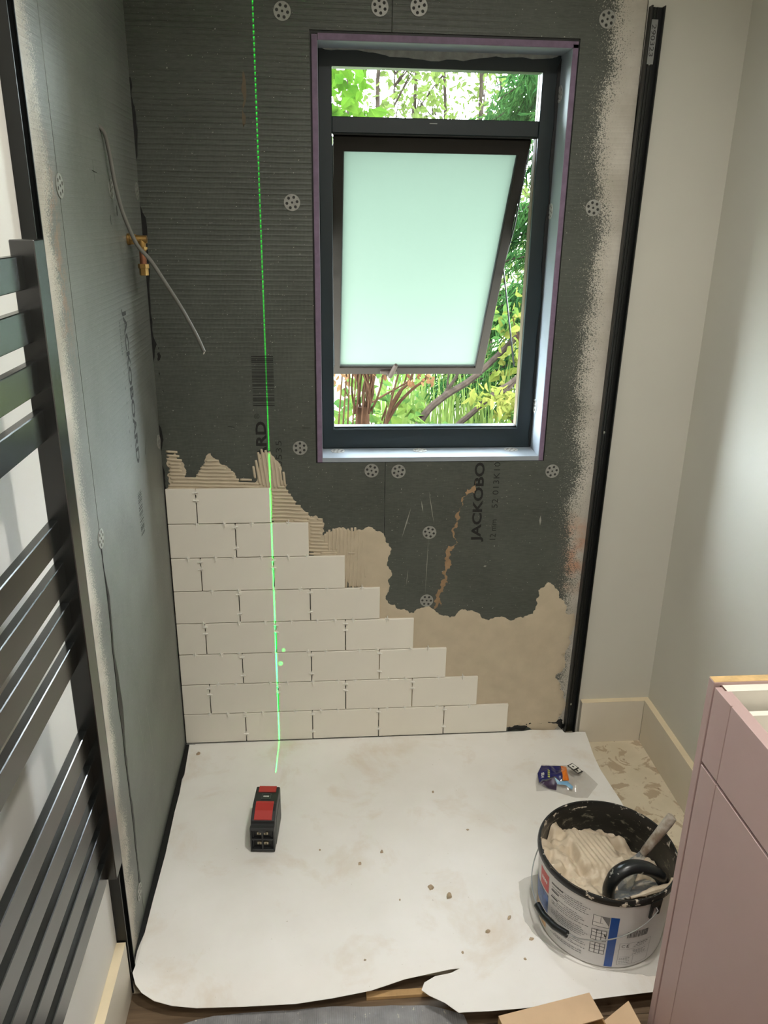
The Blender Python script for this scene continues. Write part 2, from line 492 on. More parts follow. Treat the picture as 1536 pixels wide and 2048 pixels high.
def beads(poly, ang, pitch, seed, h=0.0036, w=0.0034):
    """combed adhesive: parallel ridges clipped to an outline"""
    rnd = random.Random(seed)
    out = ragged(poly, 0.15, 2, True, seed)
    ca, sa = math.cos(ang), math.sin(ang)
    rp = [(x * ca + z * sa, -x * sa + z * ca) for x, z in out]
    v = min(q[1] for q in rp) + pitch * 0.5
    b = MB()
    while v < max(q[1] for q in rp):
        xs = []
        n = len(rp)
        for i in range(n):
            (x1, y1), (x2, y2) = rp[i], rp[(i + 1) % n]
            if (y1 > v) != (y2 > v): xs.append(x1 + (v - y1) / (y2 - y1) * (x2 - x1))
        xs.sort()
        for a, c in zip(xs[::2], xs[1::2]):
            if c - a < 0.008: continue
            a -= rnd.uniform(0, 0.006); c += rnd.uniform(0, 0.006)
            k = max(3, int((c - a) / 0.006))
            vs = []; fs = []
            for i in range(k + 1):
                t = a + (c - a) * i / k
                e = min(1.0, min(i, k - i) / 1.5 + 0.35)
                wv = v + 0.0012 * noise.noise(Vector((t * 30, v * 25, seed)))
                hh = h * e * (0.75 + 0.5 * noise.noise(Vector((t * 45, v * 300, seed + 3))))
                ww = w * (0.7 + 0.3 * e)
                for q in range(5):
                    s = q / 4 * math.pi
                    du, dh = -math.cos(s) * ww, math.sin(s) * hh
                    X = t * ca - (wv + du) * sa; Z = t * sa + (wv + du) * ca
                    vs.append((X, 0.0095 - dh, Z))
            for i in range(k):
                for q in range(4):
                    fs.append((i*5 + q, i*5 + q + 1, i*5 + q + 6, i*5 + q + 5))
            fs += [(4, 3, 2, 1, 0), tuple(k*5 + q for q in range(5))]
            b.add(vs, fs)
        v += pitch * rnd.uniform(0.92, 1.08)
    o = b.build('adhesive_ridges', m_adh, wall_back, smooth='all')
    o['kind'] = 'stuff'
beads([(0.008, 0.812), (0.012, 0.915), (0.036, 0.917), (0.049, 0.892), (0.054, 0.85), (0.086, 0.849), (0.114, 0.89), (0.13, 0.905), (0.144, 0.89), (0.182, 0.864), (0.201, 0.837), (0.25, 0.83), (0.25, 0.812)], R(-2), 0.0105, 1)
beads([(0.252, 0.822), (0.252, 0.911), (0.283, 0.916), (0.295, 0.90), (0.314, 0.863), (0.325, 0.822)], R(96), 0.0098, 2)
beads([(0.284, 0.704), (0.284, 0.817), (0.323, 0.814), (0.342, 0.781), (0.362, 0.759), (0.390, 0.722), (0.390, 0.704)], R(-3), 0.0105, 3)
beads([(0.385, 0.606), (0.385, 0.725), (0.419, 0.722), (0.427, 0.702), (0.416, 0.662), (0.434, 0.65), (0.46, 0.62), (0.46, 0.606)], R(-3), 0.0105, 4)
beads([(0.434, 0.625), (0.434, 0.679), (0.53, 0.683), (0.538, 0.614), (0.536, 0.513), (0.486, 0.508), (0.486, 0.609)], R(88), 0.0105, 5, h=0.0028)
beads([(0.42, 0.606), (0.515, 0.612), (0.515, 0.622), (0.42, 0.622)], R(-1), 0.008, 6)

# rust-orange smear of old adhesive and pale scrapes
m_rust = M('orange_smear', S(150, 122, 92), 0.7, var=0.12, vscale=60)
skim([(0.846, 0.83), (0.812, 0.772), (0.797, 0.69), (0.777, 0.604), (0.777, 0.53), (0.754, 0.468), (0.747, 0.432), (0.757, 0.437), (0.762, 0.452), (0.769, 0.44), (0.777, 0.505), (0.783, 0.53), (0.786, 0.615), (0.797, 0.66), (0.806, 0.70), (0.816, 0.765)], 0.0006, 11, 0.3, 4, 'adhesive_smear', m_rust)
skim([(0.252, 1.79), (0.257, 1.82), (0.262, 1.79), (0.258, 1.75), (0.252, 1.70), (0.2505, 1.70), (0.2525, 1.75)], 0.0005, 12, 0.15, 2, 'adhesive_smear', M('brown_smear', S(96, 84, 66), 0.7))
m_scrape = M('pale_scrape', S(150, 148, 140), 0.7)
for (xa, za, xb, zb, wd) in ((0.672, 0.75, 0.648, 0.66, 0.0016), (0.72, 0.80, 0.738, 0.70, 0.001), (0.70, 0.77, 0.706, 0.735, 0.0016), (0.724, 0.66, 0.72, 0.48, 0.0008), (1.043, 0.72, 1.044, 0.69, 0.003), (0.668, 0.56, 0.664, 0.51, 0.0008), (0.887, 0.565, 0.897, 0.567, 0.003)):
    d = Vector((xb - xa, zb - za)).normalized(); nx, nz = -d.y * wd, d.x * wd
    MB().prism([(xa, za), ((xa + xb) / 2 + nx, (za + zb) / 2 + nz), (xb, zb), ((xa + xb) / 2 - nx, (za + zb) / 2 - nz)], XZ, 0.0099, 0.0096).build('scrape_mark', m_scrape, wall_back)

# black sealant in the corners
def strip(pts_l, pts_r, fn, off, name, parent, seed=1):
    poly = ragged(pts_l, 0.08, 4, False, seed) + ragged(pts_r[::-1], 0.03, 3, False, seed + 1)
    b = MB(); b.prism(poly, fn, off[0], off[1])
    return b.build(name, m_seal, parent)
strip([(0.003, 1.80), (0.008, 1.72), (0.011, 1.5), (0.012, 1.2), (0.009, 0.95), (0.004, 0.82), (0.0035, 0.0)], [(0.0, 1.80), (0.0, 1.4), (0.0, 0.0)], XZ, (0.0099, 0.0088), 'corner_sealant', wall_back, 4)
strip([(-0.6265, 0.928), (-0.6255, 0.7), (-0.6250, 0.45), (-0.6270, 0.2), (-0.636, 0.06)], [(-0.6330, 0.928), (-0.6360, 0.7), (-0.6365, 0.4), (-0.6385, 0.2), (-0.643, 0.06)], YZ, (-0.0002, 0.0006), 'joint_sealant', wall_left, 6)
for (x, z, s) in ((0.014, 1.17, 0.006), (0.012, 1.125, 0.002), (0.016, 1.19, 0.0015), (0.018, 1.08, 0.0015)):
    skim([(x - s * 0.5, z - s * 2), (x + s * 0.6, z - s), (x + s * 0.5, z + s * 1.6), (x - s * 0.6, z + s)], 0.0006, 31, 0.2, 2, 'sealant_blot', m_seal)
skim([(1.00, -0.006), (1.00, 0.012), (1.05, 0.016), (1.10, 0.020), (1.13, 0.026), (1.165, 0.035), (1.172, 0.02), (1.172, -0.006)], 0.003, 33, 0.25, 3, 'base_sealant', m_seal)

# ------------------------------------------------------------------ fixing washers
def disc_curve(radius, holes):
    cu = bpy.data.curves.new('washer', 'CURVE'); cu.dimensions = '2D'; cu.fill_mode = 'BOTH'; cu.extrude = 0.0006; cu.resolution_u = 2
    for cx, cy, r, n in [(0, 0, radius, 28)] + holes:
        s = cu.splines.new('POLY'); s.points.add(n - 1); s.use_cyclic_u = True
        for i in range(n):
            a = 2 * math.pi * i / n
            s.points[i].co = (cx + r * math.cos(a), cy + r * math.sin(a), 0, 1)
    o = bpy.data.objects.new('washer', cu); COL.objects.link(o)
    bpy.context.view_layer.update()
    me = bpy.data.meshes.new_from_object(o.evaluated_get(bpy.context.evaluated_depsgraph_get()))
    bpy.data.objects.remove(o); bpy.data.curves.remove(cu)
    return me
hol = [(0.0125 * math.cos(i * math.pi / 3), 0.0125 * math.sin(i * math.pi / 3), 0.0036, 10) for i in range(6)] + [(0, 0, 0.0028, 10)]
me_w = disc_curve(0.0195, hol); me_w.materials.clear(); me_w.materials.append(m_wash)
me_ww = me_w.copy(); me_ww.materials.clear(); me_ww.materials.append(m_wash_w)
b = MB()
for cx, cy, r, n in hol[:6]:
    b.add([(cx + r * 1.02 * math.cos(2*math.pi*i/n), cy + r * 1.02 * math.sin(2*math.pi*i/n), -0.0004) for i in range(n)], [tuple(range(n))])
m_hole = M('washer_recess', S(52, 52, 50), 0.8)
me_hole = b.mesh('recess', m_hole, fix=False)
me_scr = MB().lathe([(0.0026, -0.0006), (0.0026, 0.0003), (0.001, 0.0001), (0.0009, -0.0005), (0.0001, -0.0005)], n=12).mesh('screw', m_hole)
def washer(parent, loc, rot, white=False):
    base = Matrix.Translation(loc) @ rot @ Matrix.Rotation(random.uniform(0, 1), 4, 'Z')
    w = link('fixing_washer', me_ww if white else me_w, parent, mtx=base)
    link('washer_recess', me_hole, w); link('screw_head', me_scr, w)
RB = Matrix.Rotation(R(90), 4, 'X')          # faces -y
RL = Matrix.Rotation(R(90), 4, 'Y')          # faces +x
for x, z in ((0.349, 1.941), (0.569, 1.956), (0.658, 1.959), (1.098, 1.948), (0.361, 1.54), (1.108, 1.539), (0.367, 0.925), (0.56, 0.859), (0.634, 0.856), (1.065, 0.852), (0.726, 0.674), (0.725, 0.46)):
    washer(wall_back, (x, 0.0090, z), RB)
for y, z in ((-0.626, 1.551), (-0.27, 1.556), (-0.016, 1.559), (-0.626, 0.928), (-0.648, 0.08), (-0.012, 0.95)):
    washer(wall_left, (0.0007, y, z), RL)

# ------------------------------------------------------------------ printing on the boards
def board_print(name, items, fn, mat, parent):
    """items: (text verts, faces, origin u, origin v, direction) mapped by fn"""
    b = MB()
    for vs, fs, fnn in items: b.add([fnn(x, y) for x, y in vs], fs)
    return b.build(name, mat, parent, fix=False)
# back wall, reading upwards: text x -> +z, text y -> -x
def up_text(body, xb, z0, width, height, bold=0.0, spacing=1.0, clip=None, lean=-0.004):
    vs, fs = fit_text(body, width, height, bold, spacing)
    if clip is not None:
        fs = [f for f in fs if all(clip[0] <= z0 + vs[i][0] <= clip[1] for i in f)]
    return vs, fs, (lambda x, y: (xb - y, 0.00965, z0 + x))
board_print('printed_lettering', [up_text('JACKOBOARD', 0.882, 0.642, 0.342, 0.036, 0.028, clip=(0, 0.884))], None, m_ink, wall_back)
board_print('printed_lettering', [up_text('12 mm', 0.917, 0.648, 0.062, 0.017, 0.0), up_text('52 013K10535', 0.917, 0.745, 0.18, 0.017, 0.0, 1.1, clip=(0, 0.884))], None, m_ink, wall_back)
board_print('printed_lettering', [up_text('JACKOBOARD', 0.287, 0.656, 0.342, 0.037, 0.028, clip=(0.9, 1.2))], None, m_ink, wall_back)
board_print('printed_lettering', [up_text('\u00ae', 0.262, 1.005, 0.014, 0.014), up_text('10535', 0.318, 0.86, 0.085, 0.016, 0.0, 1.1, clip=(0.865, 1.2))], None, m_ink_soft, wall_back)
rb = random.Random(5)
def barcode(u0, u1, v0, v1, fn, name, mat, parent):
    b = MB(); v = v0
    while v < v1:
        t = rb.choice((0.0012, 0.002, 0.003, 0.0012)); b.add([fn(u0, v), fn(u1, v), fn(u1, min(v + t, v1)), fn(u0, min(v + t, v1))], [(0, 1, 2, 3)])
        v += t + rb.choice((0.0014, 0.002, 0.0032, 0.005))
    return b.build(name, mat, parent, fix=False)
barcode(0.247, 0.303, 1.04, 1.172, lambda u, v: (u, 0.00965, v), 'barcode', m_ink, wall_back)
# left wall, reading downwards: text x -> -z, text y -> +y
def down_text(body, yb, z0, width, height, bold=0.0, spacing=1.0):
    vs, fs = fit_text(body, width, height, bold, spacing)
    return vs, fs, (lambda x, y: (0.0005, yb + y, z0 - x))
board_print('printed_lettering', [down_text('JACKOBOARD', -0.285, 1.318, 0.350, 0.040, 0.035)], None, m_ink_soft, wall_left)
board_print('printed_lettering', [down_text('52 013K10535', -0.317, 1.295, 0.07, 0.009), down_text('. . . . . .', -0.317, 1.19, 0.17, 0.003)], None, m_ink_soft, wall_left)
barcode(-0.30, -0.262, 0.80, 0.905, lambda u, v: (0.0005, u, v), 'barcode', m_ink_soft, wall_left)
# pencil marks
def mark(parent, fn, u0, v0, u1, v1, w=0.0007, mat=None):
    d = Vector((u1 - u0, v1 - v0)).normalized(); nx, ny = -d.y * w, d.x * w
    MB().add([fn(u0 + nx, v0 + ny), fn(u1 + nx, v1 + ny), fn(u1 - nx, v1 - ny), fn(u0 - nx, v0 - ny)], [(0, 1, 2, 3)]).build('pencil_mark', mat or m_ink, parent, fix=False)
fb = lambda u, v: (u, 0.0096, v)
fl = lambda u, v: (0.0005, u, v)
mark(wall_back, fb, 0.178, 0.985, 0.196, 0.983, 0.0009); mark(wall_back, fb, 0.374, 0.98, 0.396, 0.98, 0.0006)
mark(wall_left, fl, -0.41, 1.585, -0.375, 1.582); mark(wall_left, fl, -0.398, 1.603, -0.396, 1.562)
mark(wall_left, fl, -0.185, 0.966, -0.160, 0.997, 0.0012); mark(wall_left, fl, -0.30, 1.506, -0.30, 1.488, 0.002); mark(wall_left, fl, -0.238, 1.525, -0.238, 1.505, 0.003)
mark(wall_left, fl, -0.42, 0.42, -0.40, 0.26, 0.0008, m_scrape); mark(wall_left, fl, -0.50, 0.45, -0.47, 0.3, 0.0006, m_scrape)

# ------------------------------------------------------------------ window reveal and window
for (nm, bx, fx) in (
        ('left', (0.4135, 0.008, 0.884, 0.4265, 0.108, 1.898), (0.4265, 0.010, 0.896, 0.4275, 0.10, 1.886)),
        ('right', (1.0230, 0.008, 0.884, 1.0350, 0.108, 1.894), (1.0220, 0.010, 0.896, 1.0230, 0.10, 1.886)),
        ('top', (0.4275, 0.008, 1.8870, 1.0350, 0.108, 1.9005), (0.4275, 0.010, 1.8860, 1.0220, 0.10, 1.8870)),
        ('sill', (0.4265, 0.0085, 0.884, 1.0230, 0.108, 0.8955), (0.4270, 0.0082, 0.8955, 1.0225, 0.10, 0.8965))):
    o = MB().box(*bx).build('reveal_board', m_lilac if nm != 'sill' else m_reveal, wall_back)
    MB().box(*fx).build('facing', m_reveal, o)
rs = Matrix.Identity(4)
for x in (0.47, 0.70, 0.96): washer(wall_back, (x, 0.075, 0.8972), Matrix.Identity(4), True)
for z in (1.80, 1.53, 1.02): washer(wall_back, (1.0213, 0.085, z), Matrix.Rotation(R(-90), 4, 'Y'), True)
MB().ring(rect(OX0 + 0.0002, OZ0 + 0.0002, OX1 - 0.0002, OZ1 - 0.0002), rect(0.4134, 0.8839, 1.0351, 1.9006), XZ, 0.0135, 0.021).build('gap_shade', m_seal, wall_back)  # open gap round the reveal; the shade in its depth is a black fill
# ragged filler above the frame
fp = [(0.43, 1.887), (0.46, 1.882), (0.52, 1.884), (0.56, 1.880), (0.60, 1.872), (0.66, 1.869), (0.74, 1.870), (0.82, 1.875), (0.90, 1.879), (1.00, 1.880), (1.02, 1.887)]
MB().prism(ragged(fp, 0.06, 2, False, 3), XZ, 0.0975, 0.108).build('frame_filler', M('grey_filler', S(150, 152, 148), 0.7, var=0.15, vscale=50), wall_back)
fp = [(1.022, 1.88), (1.014, 1.86), (1.016, 1.6), (1.013, 1.4), (1.015, 1.1), (1.017, 0.90), (1.022, 0.90)]
MB().prism(ragged(fp, 0.04, 3, False, 3), XZ, 0.096, 0.108).build('frame_filler', m_seal, wall_back)

window = empty('window_1', (0.72, 0.13, 0.897))
tag(window, 'dark framed window with a frosted top-hung sash pushed open', 'window', kind='structure')
def wb(mb, name, mat, parent=window, **k):
    o = mb.build(name, mat, None, **k); o.parent = parent
    base = parent
    mw = Matrix.Identity(4); q = parent
    while q is not None: mw = Matrix.Translation(q.location) @ mw; q = q.parent
    o.matrix_parent_inverse = mw.inverted()
    return o
wb(MB().ring(rect(0.428, 0.897, 1.022, 1.887), rect(0.461, 0.953, 0.979, 1.849), XZ, 0.100, 0.142), 'frame', m_frame, bevel=0.0015)
wb(MB().box(0.4605, 0.108, 0.9525, 0.9795, 0.135, 0.958), 'glazing_bead', m_frame)
wb(MB().box(0.4605, 0.104, 1.704, 0.9795, 0.142, 1.741), 'transom', m_frame, bevel=0.0015)
wb(MB().box(0.703, 0.1025, 1.7285, 0.722, 0.1042, 1.7305), 'transom_tag', M('tag_silver', S(170, 172, 172), 0.4))
m_glass, nt, p = newmat('clear_glass')
p.inputs['Base Color'].default_value = (1, 1, 1, 1); p.inputs['Roughness'].default_value = 0.0
tr = nt.nodes.new('ShaderNodeBsdfTransparent'); gl = nt.nodes.new('ShaderNodeBsdfGlossy'); mx = nt.nodes.new('ShaderNodeMixShader'); fr = nt.nodes.new('ShaderNodeFresnel')
tr.inputs[0].default_value = (0.95, 0.97, 0.95, 1); gl.inputs['Roughness'].default_value = 0.01
nt.links.new(fr.outputs[0], mx.inputs[0]); nt.links.new(tr.outputs[0], mx.inputs[1]); nt.links.new(gl.outputs[0], mx.inputs[2])
nt.links.new(mx.outputs[0], nt.nodes['Material Output'].inputs[0])
wb(MB().box(0.4605, 0.122, 1.7405, 0.9795, 0.126, 1.8495), 'pane', m_glass)
# inner jamb face of the dark frame: daylight on it painted as tan strips
wb(MB().box(0.9782, 0.113, 0.9535, 0.9795, 0.1425, 1.7035), 'jamb_lit_face', m_jamb_lit)
wb(MB().box(0.9782, 0.127, 1.7415, 0.9795, 0.1425, 1.8485), 'jamb_lit_face', m_jamb_lit)
MB().ring(rect(OX0 + 0.0005, OZ0 + 0.0005, OX1 - 0.0005, OZ1 - 0.0005), rect(0.4283, 0.8975, 1.0217, 1.8865), XZ, 0.1083, 0.1400).build('frame_packer', m_seal, wall_back)
wb(MB().box(OX0 + 0.001, 0.1425, 0.8835, OX1 - 0.001, 0.29, 0.892), 'outer_sill', M('outer_sill_pale', S(120, 122, 118), 0.5))

# sash, hung from the transom and pushed out about 33 degrees
SL = 0.815
d = Vector((0, 0.45, -0.68)).normalized()
nrm = Vector((0, d.z, -d.y)) * 1.0              # towards the room
top = Vector((0, 0.128, 1.700))
SF = lambda u, v, w: tuple(Vector((u, 0, 0)) + top + d * v + nrm * w)
sash = wb(MB().ring(rect(0.464, 0.0, 0.968, SL), rect(0.490, 0.040, 0.942, SL - 0.028), SF, -0.028, 0.004), 'sash', m_sash, bevel=0.001)
sash['label'] = 'open top-hung sash with frosted glass'
m_frost, nt, p = newmat('frosted_glass')
P = POS(nt)
tl = nt.nodes.new('ShaderNodeBsdfTranslucent'); df = nt.nodes.new('ShaderNodeBsdfDiffuse'); mx = nt.nodes.new('ShaderNodeMixShader')
tl.inputs[0].default_value = (0.140, 0.162, 0.140, 1); df.inputs[0].default_value = (0.3, 0.34, 0.31, 1)
mx.inputs[0].default_value = 0.15
nt.links.new(tl.outputs[0], mx.inputs[1]); nt.links.new(df.outputs[0], mx.inputs[2]); nt.links.new(mx.outputs[0], nt.nodes['Material Output'].inputs[0])
def sub(mb, name, mat, par, **k):
    """part built in the same space as its parent mesh"""
    return mb.build(name, mat, par, **k)
sub(MB().prism(rect(0.489, 0.039, 0.943, SL - 0.027), SF, -0.016, -0.010), 'frosted_pane', m_frost, sash)
sub(MB().ring(rect(0.489, 0.039, 0.943, SL - 0.027), rect(0.4925, 0.0425, 0.9395, SL - 0.031), SF, -0.009, -0.004), 'glazing_gasket', M('pale_gasket', S(70, 73, 73), 0.6, spec=0.1), sash)
m_chrome = M('satin_handle', S(50, 40, 36), 0.5, spec=0.2)
hx, hv = 0.652, SL - 0.014
sub(MB().prism(rect(hx - 0.028, hv - 0.006, hx + 0.028, hv + 0.008), SF, 0.004, 0.012), 'handle_plate', m_chrome, sash, bevel=0.002)
a = Vector(SF(hx, hv, 0.014)); b2 = Vector(SF(hx + 0.004, hv - 0.006, 0.034)); c2 = Vector(SF(hx + 0.018, hv - 0.066, 0.044))
sub(MB().tube([a, b2], 0.008, 12).tube(smoothpath([b2, b2.lerp(c2, 0.5), c2], 3), [0.0075, 0.0078, 0.008, 0.008, 0.0078, 0.0076, 0.0055], 12), 'handle_lever', m_chrome, sash, smooth=True)
# friction stays each side
m_stay = M('stay_steel', S(40, 41, 40), 0.6, spec=0.1)
for sx in (0.4625, 0.9705):
    p0 = Vector((sx, 0.150, 1.60)); p1 = Vector(SF(sx, 0.40, -0.02)); p2 = Vector((sx, 0.150, 1.12))
    wb(MB().tube([(sx, 0.150, 1.68), p0.lerp(p1, 0.5), p1], 0.0045, 6, flat=0.5), 'stay_arm', m_stay)
    wb(MB().tube([p1, p1.lerp(p2, 0.5), p2], 0.0045, 6, flat=0.5), 'stay_arm', m_stay)
wb(MB().box(0.462, 0.1032, 1.7000, 0.978, 0.106, 1.7035), 'hinge_bead', m_stay)

# ------------------------------------------------------------------ black screen channels on the walls
def u_profile(w, dp, t):      # open towards +v
    return [(0, 0), (w, 0), (w, dp), (w - t * 1.4, dp), (w - t * 1.4, dp - 0.002), (w - t, dp - 0.003), (w - t, t), (w * 0.66, t), (w * 0.64, t + 0.0016), (w * 0.58, t + 0.0016), (w * 0.56, t),
            (w * 0.44, t), (w * 0.42, t + 0.0016), (w * 0.36, t + 0.0016), (w * 0.34, t), (t, t), (t, dp - 0.003), (t * 1.4, dp - 0.002), (t * 1.4, dp), (0, dp)]
def channel(name, label, z0, z1, mtx, screws, sticker):
    o = MB().prism(u_profile(0.033, 0.021, 0.0022), XY, z0, z1).build(name, m_black, mtx=mtx)
    tag(o, label, 'wall channel', group='shower screen channels')
    for z in screws:
        MB().lathe([(0.0001, 0.0036), (0.0022, 0.0036), (0.0038, 0.0030), (0.0040, 0.0018)], (0.0165, 0, 0), 12, 'y').build('screw', m_screw, o, (0, 0, z), smooth=True)
    if sticker:
        st = MB().box(0.0075, 0.0024, 1.855, 0.0255, 0.0042, 1.945).build('sticker', M('silver_sticker', S(150, 152, 150), 0.4), o)
        vs, fs = fit_text('290323', 0.062, 0.0115)
        MB().add([(0.0105 + y, 0.0044, 1.935 - x) for x, y in vs], fs).build('sticker_text', M('sticker_ink', S(60, 60, 60), 0.6), st, fix=False)
    return o
# back wall: opens towards the room (-y); local x to the right, local y towards the room would mirror, so rotate by 180 about z
mt = Matrix.Translation((1.208, 0.0098, 0.0)) @ Matrix.Rotation(R(0.545), 4, 'Y') @ Matrix.Rotation(math.pi, 4, 'Z')
back_ch = channel('screen_channel', 'tall black channel on the window wall with a sticker at its top', -0.012, 1.975, mt, (1.86, 0.962, 0.088), False)
st = MB().box(0.0085, 0.0024, 1.858, 0.0245, 0.0043, 1.95).build('sticker', M('silver_sticker', S(150, 152, 150), 0.4), back_ch)
vs, fs = fit_text('290323', 0.066, 0.0105)
MB().add([(0.0112 + 0.0105 - y, 0.0046, 1.94 - x) for x, y in vs], [f[::-1] for f in fs]).build('sticker_text', M('sticker_ink', S(60, 60, 60), 0.6), st, fix=False)
mt = Matrix.Translation((LW + 0.0004, -0.7672, 0)) @ Matrix.Rotation(R(-90), 4, 'Z')
channel('screen_channel', 'black channel on the left wall between the grey board and the radiator', -0.044, 2.25, mt, (0.5, 1.3), False)

# ------------------------------------------------------------------ shower tray and paper
m_tray = M('white_tray', S(226, 224, 218), 0.3)
tray = MB().box(0.0008, -0.768, FZ + 0.0004, 1.175, 0.0092, -0.0042).build('shower_tray', m_tray, bevel=0.004, seg=2)
tag(tray, 'low white shower tray hidden under the paper sheet', 'shower tray')
strip_o = MB().prism(ragged([(0.0012, -0.764), (0.006, -0.76), (0.009, -0.70), (0.022, -0.55), (0.026, -0.35), (0.024, -0.1), (0.03, -0.001)], 0.05, 2, False, 2) + [(0.0012, -0.001)], XY, -0.0044, -0.0022).build('edge_sealant', m_seal, tray)

m_paper, nt, p = newmat('paper_sheet')
P = POS(nt)
c = MIX(nt, MAPR(nt, NOI(nt, P, 3.5, 5), 0.35, 0.7), S(232, 229, 223), S(242, 240, 236))
st1 = NOI(nt, P, 5.0, 6, 0.65, 0.4)
c = MIX(nt, MAPR(nt, st1, 0.54, 0.72, 0, 0.45), c, S(208, 188, 160))
c = MIX(nt, MAPR(nt, NOI(nt, P, 120.0, 2), 0.74, 0.78, 0, 0.5), c, S(150, 138, 118))
sock(nt, p, 'Base Color', c); p.inputs['Roughness'].default_value = 0.55
sock(nt, p, 'Normal', BUMP(nt, NOI(nt, P, 9.0, 3), 0.25, 0.004))
outline = ([(0.013, -0.006), (0.25, -0.005), (0.5, -0.004), (0.75, -0.004), (0.994, -0.004), (1.03, -0.002), (1.07, 0.004), (1.12, -0.001), (1.168, -0.004), (1.174, -0.016), (1.19, -0.018), (1.206, -0.016), (1.214, -0.014),
            (1.240, -0.016), (1.236, -0.06), (1.228, -0.13), (1.226, -0.2), (1.232, -0.27), (1.238, -0.33), (1.238, -0.5), (1.235, -0.7), (1.22, -0.905)]
           + [(1.084, -0.911), (0.973, -0.918), (0.90, -0.923), (0.819, -0.928), (0.75, -0.930), (0.682, -0.929), (0.658, -0.904), (0.628, -0.884), (0.614, -0.870), (0.622, -0.853), (0.647, -0.840), (0.683, -0.834), (0.702, -0.825)]
           + [(0.684, -0.8215), (0.638, -0.828), (0.582, -0.836), (0.509, -0.854), (0.427, -0.865), (0.353, -0.872), (0.245, -0.871), (0.151, -0.868), (0.10, -0.860), (0.062, -0.848), (0.035, -0.834), (0.020, -0.820), (0.010, -0.797), (0.0115, -0.768),
              (0.012, -0.74), (0.014, -0.6), (0.018, -0.45), (0.016, -0.3), (0.019, -0.15)])
dense = []
for i in range(len(outline)):
    a, b_ = outline[i], outline[(i + 1) % len(outline)]
    L_ = math.hypot(b_[0] - a[0], b_[1] - a[1]); k_ = max(1, int(L_ / 0.03))
    for j in range(k_): dense.append((a[0] + (b_[0] - a[0]) * j / k_, a[1] + (b_[1] - a[1]) * j / k_))
def sm(a, b, x): t = max(0.0, min(1.0, (x - a) / (b - a))); return t * t * (3 - 2 * t)
def paper_z(x, y):
    z = 0.0012 * noise.noise(Vector((x * 5, y * 5, 1))) + 0.0006 * noise.noise(Vector((x * 22, y * 22, 4)))
    flap = sm(0.60, 0.70, x) * sm(-0.80, -0.835, y) if x > 0.6 and y < -0.832 + 0.0 * x else 0.0
    if y < -0.79 and not (x > 0.61 and y < -0.8255 - (0.7 - x) * 0.13 if x < 0.7 else x > 0.7):
        z -= 0.014 * sm(-0.79, -0.87, y)
    z += 0.012 * sm(0.06, 0.0, x) * sm(-0.74, -0.80, y)
    z += 0.004 * sm(-0.88, -0.93, y)
    return z
vs2, fs2 = filled(dense, 0.022, 0.15, 2)
n0 = len(vs2); nb = len(dense)
tv = [(x, y, paper_z(x, y)) for x, y in vs2]
bv = [(x, y, z - 0.0009) for x, y, z in tv]
b = MB(); b.add(tv + bv, fs2 + [tuple(n0 + i for i in f[::-1]) for f in fs2] + [(i, (i + 1) % nb, n0 + (i + 1) % nb, n0 + i) for i in range(nb)])
paper = b.build('paper_sheet', m_paper, smooth=True)
tag(paper, 'large white protective paper sheet with a torn curling front edge on the tray', 'paper sheet')

# paper in front: grey underlay and a batten
m_under, nt, p = newmat('grey_underlay')
P = POS(nt)
c = MIX(nt, MAPR(nt, NOI(nt, P, 25, 4), 0.3, 0.7), S(122, 122, 124), S(152, 152, 154))
c = MIX(nt, MAPR(nt, NOI(nt, P, 90, 3), 0.68, 0.72, 0, 0.8), c, S(200, 194, 180))
sock(nt, p, 'Base Color', c); p.inputs['Roughness'].default_value = 0.7
sock(nt, p, 'Normal', BUMP(nt, MA(nt, 'SINE', MA(nt, 'MULTIPLY', XYZ(nt, P)[0], 1400)), 0.3, 0.0008))
up = [(0.10, -0.885), (0.15, -0.872), (0.184, -0.866), (0.26, -0.864), (0.426, -0.862), (0.55, -0.868), (0.63, -0.874), (0.70, -0.90), (0.74, -1.15), (0.08, -1.15)]
un = MB().prism(ragged(up, 0.02, 2, True, 4), XY, FZ + 0.0004, FZ + 0.004).build('underlay_sheet', m_under)
tag(un, 'ribbed grey underlay mat lying on the brown floor in front', 'mat')
bt = MB().box(0.50, -0.8515, FZ + 0.0004, 0.66, -0.8365, FZ + 0.010).build('wood_batten', M('raw_pine', S(196, 160, 112), 0.6, var=0.12, vscale=30), bevel=0.0008)
tag(bt, 'thin raw pine strip under the torn paper edge', 'wood strip')

sc = [(0.885, -0.60), (0.876, -0.66), (0.872, -0.715), (0.885, -0.75), (0.915, -0.785), (0.965, -0.822), (1.0, -0.846), (1.06, -0.862), (1.10, -0.872), (1.19, -0.885), (1.205, -0.70), (1.19, -0.58), (1.04, -0.555)]
so = ragged(sc, 0.06, 3, True, 12)
v5, f5 = filled(so, 0.03, 0.2, 3)
n5 = len(v5); k5 = len(so)
o = MB().add([(x, y, paper_z(x, y) + 0.0009) for x, y in v5] + [(x, y, paper_z(x, y) + 0.0002) for x, y in v5], f5 + [tuple(n5 + i for i in f[::-1]) for f in f5] + [(i, (i + 1) % k5, n5 + (i + 1) % k5, n5 + i) for i in range(k5)]).build('paper_scrap', M('grey_scrap', S(200, 197, 190), 0.5, var=0.05, vscale=14), smooth=True)
tag(o, 'greyer torn scrap of paper trapped under the tub', 'paper scrap')

